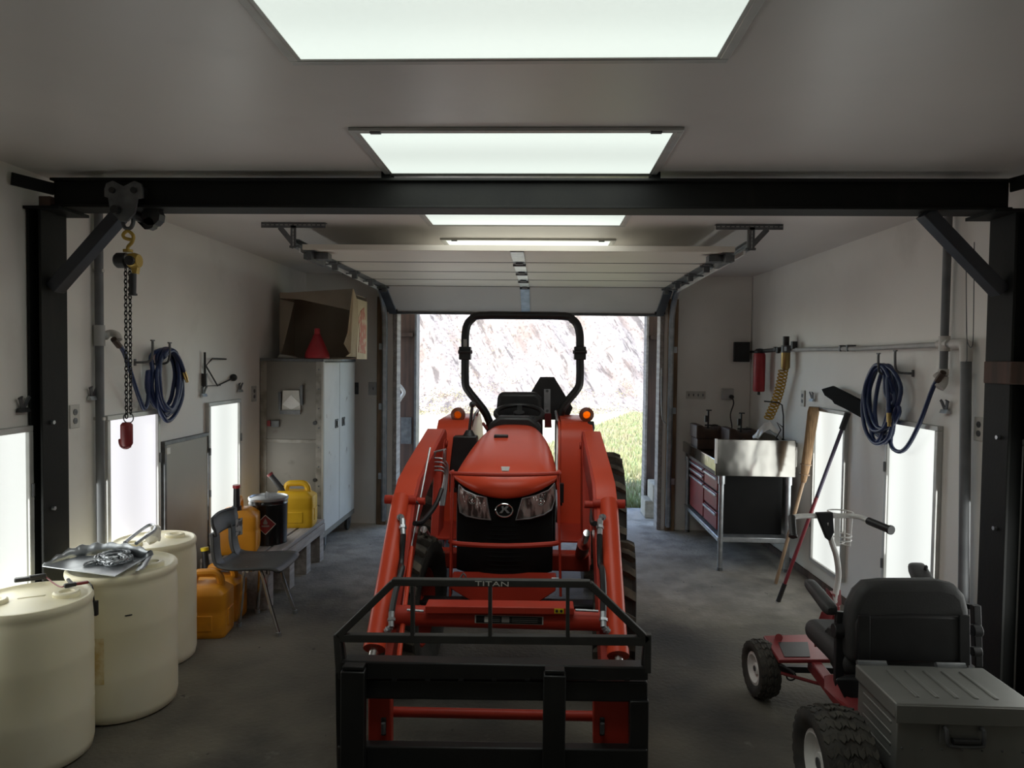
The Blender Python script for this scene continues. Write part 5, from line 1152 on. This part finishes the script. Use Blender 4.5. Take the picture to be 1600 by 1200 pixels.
part(pf, 'top_beam', flat([(528, 1033), (1013, 1043), (1013, 1064), (528, 1062)], .07, 0), m_forkblk, .006)
part(pf, 'upper_rail', flat([(530, 1062), (1012, 1066), (1012, 1098), (530, 1092)], .045, .025), m_forkblk, .006)
part(pf, 'bottom_rail', flat([(527, 1166), (1012, 1172), (1012, 1235), (527, 1230)], .05, 0), m_forkblk, .006)
for a_ in ([(523, 1046), (541, 1046), (541, 1262), (527, 1262)], [(984, 1096), (1014, 1096), (1012, 1266), (984, 1266)]):
    part(pf, 'end_plate', flat(a_, .05, .012), m_forkblk, .004)
for i in range(9):
    x = 560+52*i; part(pf, 'rail_notch', G().slab([fp(x, 1060, -.002), fp(x+8, 1060, -.002), fp(x+8, 1064, -.002), fp(x, 1064, -.002)], (0,.01,0)), m_black)
for x0, x1, yt in ((537, 574, 1040), (849, 884, 1046)):
    a, b = fp(x0, yt).x, fp(x1, yt).x; zt_ = fp(x0, yt).z
    sh = part(pf, 'fork_tine', G().prism([(yf-.006, zt_), (yf-.045, zt_-.005), (yf-.045, .05), (yf-.10, .04), (yf-1.05, .014), (yf-1.05, .004), (yf-.02, .004), (yf-.006, .03)], 'X', a, b), m_forkblk, .004)
    part(sh, 'hook', G().bx(a+.005, b-.005, yf-.04, yf+.06, zt_, zt_+.014), m_forkblk, .003)

# ================================================================ SCOOTER
sc = thing('mobility_scooter', 'red-framed ride-on scooter with black vinyl seat facing away', 'scooter', (1.47, 3.0, 0))
def wheel(x, y, R_, W, n, lug, lw, rimm, name, rz=0, rows=3):
    h = W/2; hub = .56
    t = G().lathe([(R_*hub, -h*.7), (R_*.68, -h*.95), (R_*.80, -h), (R_*.90, -h*.93), (R_-lug*1.6, -h*.70), (R_-lug, -h*.3), (R_-lug, h*.3), (R_-lug*1.6, h*.70), (R_*.90, h*.93), (R_*.80, h), (R_*.68, h*.95), (R_*hub, h*.7)], (0,0,0), 'X', 36)
    lg = G()
    for j in range(-rows, rows+1):
        q = j/(rows+.3); x0 = h*.90*q; wl = h*.90/(rows+.3)*.36
        rr = R_-lug*1.0*(abs(q) > .6)*1.0-(.0 if abs(q) < .85 else lug*.6)
        for i in range(n):
            a = 2*PI*(i+(.22 if j % 2 else 0))/n; da = lw/R_/2; rows_ = []; sg = 1 if j % 2 else -1
            for xx, sh in ((x0-wl*1.15, -.55*da*sg), (x0, .3*da*sg), (x0+wl*1.15, -.55*da*sg)):
                rows_.append([V((xx, r_*math.cos(b_), r_*math.sin(b_))) for r_, b_ in ((rr-lug-.008, a+sh-da), (rr, a+sh-da*.85), (rr, a+sh+da*.85), (rr-lug-.008, a+sh+da))])
            lg.loft(rows_)
    rim = G().lathe([(R_*hub+.004, -h*.72), (R_*hub-.012, -h*.78), (R_*hub-.03, -h*.45), (R_*.20, -h*.35), (R_*.18, -h*.6), (0, -h*.62)], (0,0,0), 'X', 32)
    M_ = Matrix.Translation((x, y, R_)) @ Matrix.Rotation(rz, 4, 'Z')
    w_ = part(sc, name, t.xf(M_), m_rubber, smooth=50)
    part(w_, 'tread', lg.xf(M_), m_lug2); part(w_, 'rim', rim.xf(M_), rimm)
    part(w_, 'hub_cap', G().cyl((-h*.66, 0, 0), (-h*.3, 0, 0), R_*.10, n=12).xf(M_), m_galvdk)
wheel(1.125, 3.58, .142, .105, 20, .006, .030, m_white, 'front_wheel', .10); wheel(1.80, 3.58, .142, .105, 20, .006, .030, m_white, 'front_wheel', .10)
wheel(1.10, 2.62, .205, .19, 26, .008, .030, m_white, 'rear_wheel', 0, 3); wheel(1.86, 2.62, .205, .19, 26, .008, .030, m_white, 'rear_wheel', 0, 3)
part(sc, 'front_deck', G().slab([PZ(1193, 993, .27), PZ(1290, 990, .27), PZ(1420, 992, .27), PZ(1420, 1030, .27), PZ(1217, 1031, .27)], (0,0,-.018)), m_redmetal, .004)
part(sc, 'grip_mat', G().slab([PZ(1216, 1003, .273), PZ(1262, 1003, .273), PZ(1266, 1026, .273), PZ(1226, 1026, .273)], (0,0,-.003)), m_black)
part(sc, 'deck_knob', G().cyl(PZ(1217, 996, .27), PZ(1217, 996, .285), .018, n=12), m_redmetal)
part(sc, 'front_axle', G().bar((1.17, 3.58, .145), (1.78, 3.58, .145), .03, .03), m_black)
part(sc, 'tie_rod', G().cyl((1.17, 3.42, .19), (1.55, 3.28, .14), .008, n=8), m_redmetal)
part(sc, 'axle_bracket', G().bar(PZ(1216, 1040, .2), PZ(1240, 1055, .17), .03, .025).torus(PZ(1236, 1056, .16), .022, .004, (0,1,0), 16, 6), m_black)
part(sc, 'frame_rail', G().bar((1.33, 3.45, .23), (1.30, 2.45, .20), .05, .06), m_redmetal, .006); part(sc, 'frame_rail', G().bar((1.62, 3.45, .23), (1.65, 2.45, .20), .05, .06), m_redmetal, .006)
part(sc, 'side_gusset', G().slab([P(1287, 1056, 2.95), P(1300, 1053, 2.95), P(1345, 1110, 2.80), P(1345, 1125, 2.75), P(1322, 1108, 2.80), P(1287, 1075, 2.95)], (.03,0,0)), m_redmetal, .004)
part(sc, 'rear_axle', G().cyl((1.1, 2.62, .205), (1.86, 2.62, .205), .03, n=12), m_black)
part(sc, 'motor', G().box((1.48, 2.72, .20), (.34, .26, .16)), m_black, .02)
# tiller
part(sc, 'steering_shroud', G().slab([P(1283, 955, 3.42), P(1295, 958, 3.42), P(1287, 1005, 3.42), P(1272, 1012, 3.42), P(1270, 990, 3.42)], (.03, .02, 0)), m_redmetal, .004)
part(sc, 'steering_yoke', G().slab([P(1296, 922, 3.56), P(1300, 928, 3.54), P(1308, 928, 3.54), P(1314, 922, 3.56), P(1315, 945, 3.54), P(1300, 955, 3.52)], (0, .05, 0)).cyl(P(1305, 945, 3.56), P(1303, 1000, 3.56), .022, n=12), m_redmetal, .003)
part(sc, 'tiller_post', G().tube(smooth_pts([P(1303, 960, 3.55), P(1305, 932, 3.55), P(1310, 900, 3.54), P(1307, 870, 3.51), P(1299, 845, 3.48), P(1292, 815, 3.46)], 4), .014, 10), m_white)
part(sc, 'control_box', G().slab([P(1276, 802, 3.44), P(1302, 801, 3.44), P(1304, 832, 3.45), P(1297, 846, 3.46), P(1292, 842, 3.46)], (.0, .03, 0)), m_black, .004)
hb = part(sc, 'handlebar', G().tube(smooth_pts([P(1236, 822, 3.38), P(1237, 812, 3.40), P(1246, 807, 3.42), P(1275, 806, 3.47), P(1300, 806, 3.48), P(1326, 806, 3.48), P(1344, 808, 3.44), P(1358, 814, 3.38)], 4), .0125, 10), m_white)
part(hb, 'grip', G().tube([P(1237, 808, 3.40), P(1239, 838, 3.30)], .017, 12).tube([P(1239, 836, 3.30), P(1239, 839, 3.295)], .02, 12), m_black); part(hb, 'grip', G().tube([P(1357, 814, 3.38), P(1391, 828, 3.25)], .018, 12).tube([P(1390, 827.5, 3.255), P(1393, 828.5, 3.245)], .0215, 12), m_black)
bc = P(1313, 800, 3.56); cb_ = P(1313, 850, 3.56)
g = G().torus(bc, .058, .004, (0,0,1), 28, 6).torus(bc.lerp(cb_, .72), .050, .0035, (0,0,1), 28, 6).torus(bc.lerp(cb_, .85), .049, .0035, (0,0,1), 28, 6)
for k in range(4):
    a = PI/4+PI/2*k; g.tube([bc+V((.058*math.cos(a), .058*math.sin(a), 0)), cb_+V((.046*math.cos(a), .046*math.sin(a), 0)), cb_+V((-.046*math.cos(a), -.046*math.sin(a), 0))], .0035, 6)
g.bar(bc+V((-.035,-.05,.0)), cb_+V((-.035,-.045,0)), .025, .004, (0,1,0))
part(sc, 'cup_basket', g, m_white)
# seat
def pad(pts, off, b=.04):
    return G().slab(pts, off)
ysb = 2.86
bo = [(1327, 1040), (1327, 985), (1332, 950), (1343, 928), (1358, 914), (1385, 911), (1470, 911), (1498, 917), (1512, 932), (1518, 955), (1520, 990), (1520, 1040)]
bk = part(sc, 'seat_back', G().slab([P(x, y, ysb) for x, y in bo], (0, .10, .0)), m_seatvinyl, .035, seg=4)
part(bk, 'back_panel', G().slab([P(x, y, ysb-.012) for x, y in [(1337, 1036), (1338, 975), (1345, 964), (1420, 961), (1505, 963), (1512, 974), (1512, 1036)]], (0, .03, 0)), m_black, .012)
for x0, x1 in ((1342, 1360), (1500, 1516)): part(bk, 'hinge_strap', G().slab([P(x0, 962, ysb-.02), P(x1, 962, ysb-.02), P(x1, 1040, ysb-.02), P(x0, 1040, ysb-.02)], (0,.012,0)), m_black, .002)
part(sc, 'seat_cushion', G().bx(1.235, 1.745, 2.90, 3.34, .40, .50), m_seatvinyl, .045, seg=4)
part(sc, 'seat_side', G().slab([P(1284, 985, 3.15), P(1296, 975, 3.15), P(1318, 985, 3.0), P(1333, 1010, 2.95), P(1332, 1060, 2.9), P(1318, 1075, 2.95), P(1296, 1040, 3.1)], (.06, 0, 0)), m_seatvinyl, .02)
part(sc, 'seat_post', G().cyl((1.48, 3.05, .22), (1.48, 3.05, .42), .05, n=14), m_black)
part(sc, 'seat_slider', G().slab([P(1302, 1060, 2.85), P(1345, 1060, 2.85), P(1345, 1095, 2.85), P(1318, 1092, 2.85)], (.08, .05, 0)), m_black, .008)
def armrest(a, b, w_, nm):
    a, b = V(a), V(b); t = (b-a).normalized(); sx = V((1,0,0)); rings = []
    up_ = sx.cross(t).normalized() if sx.cross(t).z > 0 else -sx.cross(t).normalized()
    for q, k in ((0,.55),(.03,.85),(.12,1),(.5,.95),(.85,.9),(.97,.8),(1,.5)):
        p = a.lerp(b, q); rings.append([p+sx*w_*k*math.copysign(abs(math.cos(2*PI*i/16))**.6, math.cos(2*PI*i/16))+up_*.024*k*math.copysign(abs(math.sin(2*PI*i/16))**.6, math.sin(2*PI*i/16)) for i in range(16)])
    return part(sc, nm, G().loft(rings), m_seatvinyl, smooth=50)
ar = armrest(P(1300, 955, 2.93), P(1264, 910, 3.30), .030, 'armrest')
part(ar, 'armrest_bracket', G().bar(P(1312, 955, 2.95), P(1310, 1075, 2.92), .035, .025, (0,1,0)).bar(P(1300, 950, 2.97), P(1283, 925, 3.18), .02, .03).cyl(P(1302, 985, 2.93), P(1322, 985, 2.93), .03, n=12), m_black, .003)
ar2 = armrest(P(1452, 925, 3.0), P(1431, 884, 3.26), .046, 'armrest')
part(ar2, 'armrest_bracket', G().bar(P(1524, 945, 2.93), P(1527, 1040, 2.93), .03, .03, (0,1,0)).cyl(P(1518, 985, 2.9), P(1532, 985, 2.9), .025, n=12).cyl(P(1518, 1018, 2.9), P(1532, 1018, 2.9), .02, n=12).bar(P(1524, 950, 2.95), P(1452, 930, 3.05), .02, .02), m_black, .003)
part(ar2, 'control_lever', G().bar(P(1444, 912, 3.20), P(1447, 884, 3.16), .014, .014, (0,1,0)).bar(P(1440, 895, 3.2), P(1455, 910, 3.1), .03, .03), m_black, .004)
part(ar2, 'armrest_tag', G().slab([P(1426, 896, 3.15), P(1436, 896, 3.15), P(1437, 899, 3.15), P(1427, 899, 3.15)], (0,.004,0)), m_labelg)
# toolbox on the back
tb = thing('toolbox', 'dull grey metal toolbox with hinged lid on the back of the scooter', 'toolbox', (1.46, 2.58, .24))
bx0, bx1, by0, by1 = 1.237, 1.722, 2.465, 2.785
bd = part(tb, 'body', G().bx(bx0+.012, bx1-.012, by0+.012, by1-.004, .235, .47), m_tool, .004)
g = G()
for z in (.30, .34, .38, .42): g.bar((bx0+.013, by0+.05, z), (bx0+.013, by1-.05, z), .008, .012)
part(bd, 'pressed_rib', g, m_tool, .003)
lid = part(tb, 'lid', G().bx(bx0, bx1, by0, by1, .455, .512), m_tool, .006)
for i in range(5):
    x = bx0+.10+.068*i
    part(lid, 'rib', G().bar((x, by0+.05, .513), (x, by1-.05, .513), .014, .006), m_tool, .003)
part(lid, 'front_lip', G().bx(bx0, bx1, by0-.006, by0, .445, .508), m_tool, .002)
for x in (1.30, 1.60): part(tb, 'hinge', G().bx(x-.055, x+.055, by1-.012, by1+.012, .508, .520).cyl((x-.055, by1, .522), (x+.055, by1, .522), .006, n=8), m_galv)
hx_ = P(1505, 1140, by0).x
hn = part(tb, 'handle', G().tube(smooth_pts([(hx_-.062, by0+.008, .43), (hx_-.062, by0-.012, .43), (hx_-.060, by0-.016, .39), (hx_-.045, by0-.018, .378), (hx_+.045, by0-.018, .378), (hx_+.060, by0-.016, .39), (hx_+.062, by0-.012, .43), (hx_+.062, by0+.008, .43)], 3), .007, 8), m_galvdk)
part(hn, 'handle_plate', G().bx(hx_-.075, hx_+.075, by0+.004, by0+.012, .37, .445), m_tool, .002)
part(hn, 'grip', G().cyl((hx_-.045, by0-.018, .395), (hx_+.045, by0-.018, .395), .011, n=10), m_black)
g = G()
for i in range(7):
    for z in (.27, .35): g.sphere((bx0+.03+i*.068, by0+.011, z), .004, 6)
part(bd, 'rivet', g, m_galvdk)

# ================================================================ OUTSIDE
struct('ground', G().bx(-60, 60, 8.15, 60, -.6, -.03), m_grass2)
n1, n2 = 60, 40
struct('lawn', G().slab([(-.1, 8.16, -.02), (9, 8.16, -.02), (14, 23.5, -.02), (3.4, 23.5, -.02), (.5, 16, -.02)], (0,0,-.02)), m_grass)
g = G(); rnd = random.Random(11)
for i in range(16000):
    y = 8.2+ (rnd.random()**1.5)*15; x = rnd.uniform(-.2+max(0, y-13)*.30, 1.6+y*.16)
    hgt = rnd.uniform(.04, .10); a = rnd.uniform(0, PI); wv = .006+.0012*y
    dx, dy = math.cos(a)*wv, math.sin(a)*wv
    g.add([(x-dx, y-dy, -.02), (x+dx, y+dy, -.02), (x+rnd.uniform(-.03, .03), y+rnd.uniform(-.03, .03), hgt)], [(0,1,2)])
o = link('lawn_grass', g, m_grass, 0); o['label'] = 'bright green grass outside the open garage door'; o['category'] = 'grass'; o['kind'] = 'stuff'
# rocky bank
rows = []
for j in range(150):
    t = j/149; row = []
    for i in range(220):
        x = -13+28*i/219
        base_y = 23.5+.9*math.sin(x*.4)+ (2.0 if x > 3 else 0)*min(1, (x-3)/4) 
        y = base_y+ t*14; z = -.05+ (t*14)*(.28 if t < .18 else .0)
        z = -.05+14*( t*.35 if t < .12 else .042+(t-.12)*1.15)
        fold = noise.noise(V((x*.55+z*.30, y*.1, z*.12)))*1.0 + noise.noise(V((x*1.6+z*.9, z*.3, 5)))*.35 + noise.noise(V((x*3.1+z*1.4, z*1.2, 9)))*.16 + noise.noise(V((x*7+z*3.5, z*2.5, 2)))*.07
        row.append(V((x, y-fold*min(1, t*6)*1.1, z+fold*.2*min(1, t*6))))
    rows.append(row)
o = struct('rock_bank', G().loft(rows, caps=False, closed=False), m_rock, smooth=80)
def brush(name, lbl, spots, leaf, mt, seed):
    g = G(); rnd = random.Random(seed)
    for (x, y, z, r_, hh, n) in spots:
        for i in range(n):
            a = rnd.uniform(0, 2*PI); q = math.sqrt(rnd.random())*r_; zz_ = z+rnd.random()*hh*(1-q/r_*.6)
            p = V((x+q*math.cos(a), y+q*math.sin(a)*.6, zz_)); d1 = V((rnd.uniform(-1,1), rnd.uniform(-1,1), rnd.uniform(-.4,1))).normalized()*leaf*rnd.uniform(.6,1.3); d2 = d1.orthogonal().normalized()*leaf*.35
            g.add([p, p+d1*.5+d2, p+d1, p+d1*.5-d2], [(0,1,2,3)])
    o = link(name, g, mt, 0); o['label'] = lbl; o['category'] = 'bushes'; o['kind'] = 'stuff'
rnd = random.Random(4)
spots = []
for _ in range(150):
    x = rnd.uniform(-7, 5.5); d = rnd.random()**1.6*5.0-1.0
    by = 23.5+.9*math.sin(x*.4)+(2.0*min(1, (x-3)/4) if x > 3 else 0)
    t = d/14; z = -.03 if d < 0 else -.05+14*(t*.35 if t < .12 else .042+(t-.12)*1.15)
    spots.append((x, by+d, z, rnd.uniform(.4, .9), rnd.uniform(.15, .45), 70 if d < 2 else 26))
brush('weeds', 'scrubby dry weeds along the foot of the rock bank', spots, .055, m_leaf, 1)
def shrub(x, y, z, r_, lbl):
    r = thing('shrub', lbl, 'shrub', (x, y, z))
    g = G(); rnd = random.Random(int(x*10)+50)
    for i in range(90):
        p = V((rnd.gauss(0, r_*.45), rnd.gauss(0, r_*.4), r_*.7+rnd.gauss(0, r_*.4)))
        d1 = V((rnd.uniform(-1,1), rnd.uniform(-1,1), rnd.uniform(-.4,1))).normalized()*.16; d2 = d1.orthogonal().normalized()*.06
        g.add([p, p+d1*.5+d2, p+d1, p+d1*.5-d2], [(0,1,2,3)])
    part(r, 'foliage', g, m_grass, world=False, smooth=0, stuff=True)
    g = G()
    for k in range(5): g.tube([(0,0,-.3), (math.cos(k*1.3)*r_*.4, math.sin(k*1.3)*r_*.4, r_*.8)], [.03, .01], 5)
    part(r, 'stem', g, m_darkwood, world=False)
p = P(976, 574, 28.6); shrub(p.x, p.y, p.z-.35, .34, 'green shrub on the bank at the right side of the doorway')
p = P(788, 587, 27.2); shrub(p.x, p.y, p.z-.35, .26, 'small green shrub on the bank seen through the roll bar')
# concrete block at the foot of the right return
r = thing('concrete_block', 'pale concrete blocks stacked at the foot of the right door return', 'block', (1.22, 7.7, 0))
part(r, 'block', G().bx(1.125, 1.42, 7.62, 7.94, 0, .19), m_block, .012); part(r, 'block', G().bx(1.19, 1.42, 7.5, 7.9, .19, .38), m_block, .012)
part(r, 'wire_end', G().tube(smooth_pts([(1.23, 7.5, .38), (1.22, 7.47, .44), (1.25, 7.46, .47), (1.27, 7.48, .40), (1.24, 7.45, .30), (1.22, 7.46, .24)], 4), .006, 6), m_galvdk)
# drip hose seen hooked on the right jamb
single('jamb_wire', G().tube(smooth_pts([(1.185, 7.085, 1.62), (1.188, 7.07, 1.30), (1.20, 7.06, 1.12), (1.235, 7.06, 1.07)], 5), .005, 6), m_pipe, 'thin grey wire hanging down the right door jamb', 'wire')
r = thing('downpipe', 'pale bent pipe standing in the left return of the doorway', 'pipe', (P(622, 735, 7.7).x, 7.7, 0))
a = P(621, 650, 7.7).x
part(r, 'pipe', G().cyl((a, 7.7, 0), (a, 7.7, P(621, 628, 7.7).z), .022, n=12), m_pvc)
part(r, 'bend', G().tube(smooth_pts([(a, 7.7, P(621, 630, 7.7).z), P(626, 622, 7.7), P(631, 614, 7.7), P(628, 607, 7.7), P(622, 600, 7.7)], 4), .020, 10), m_pvc)
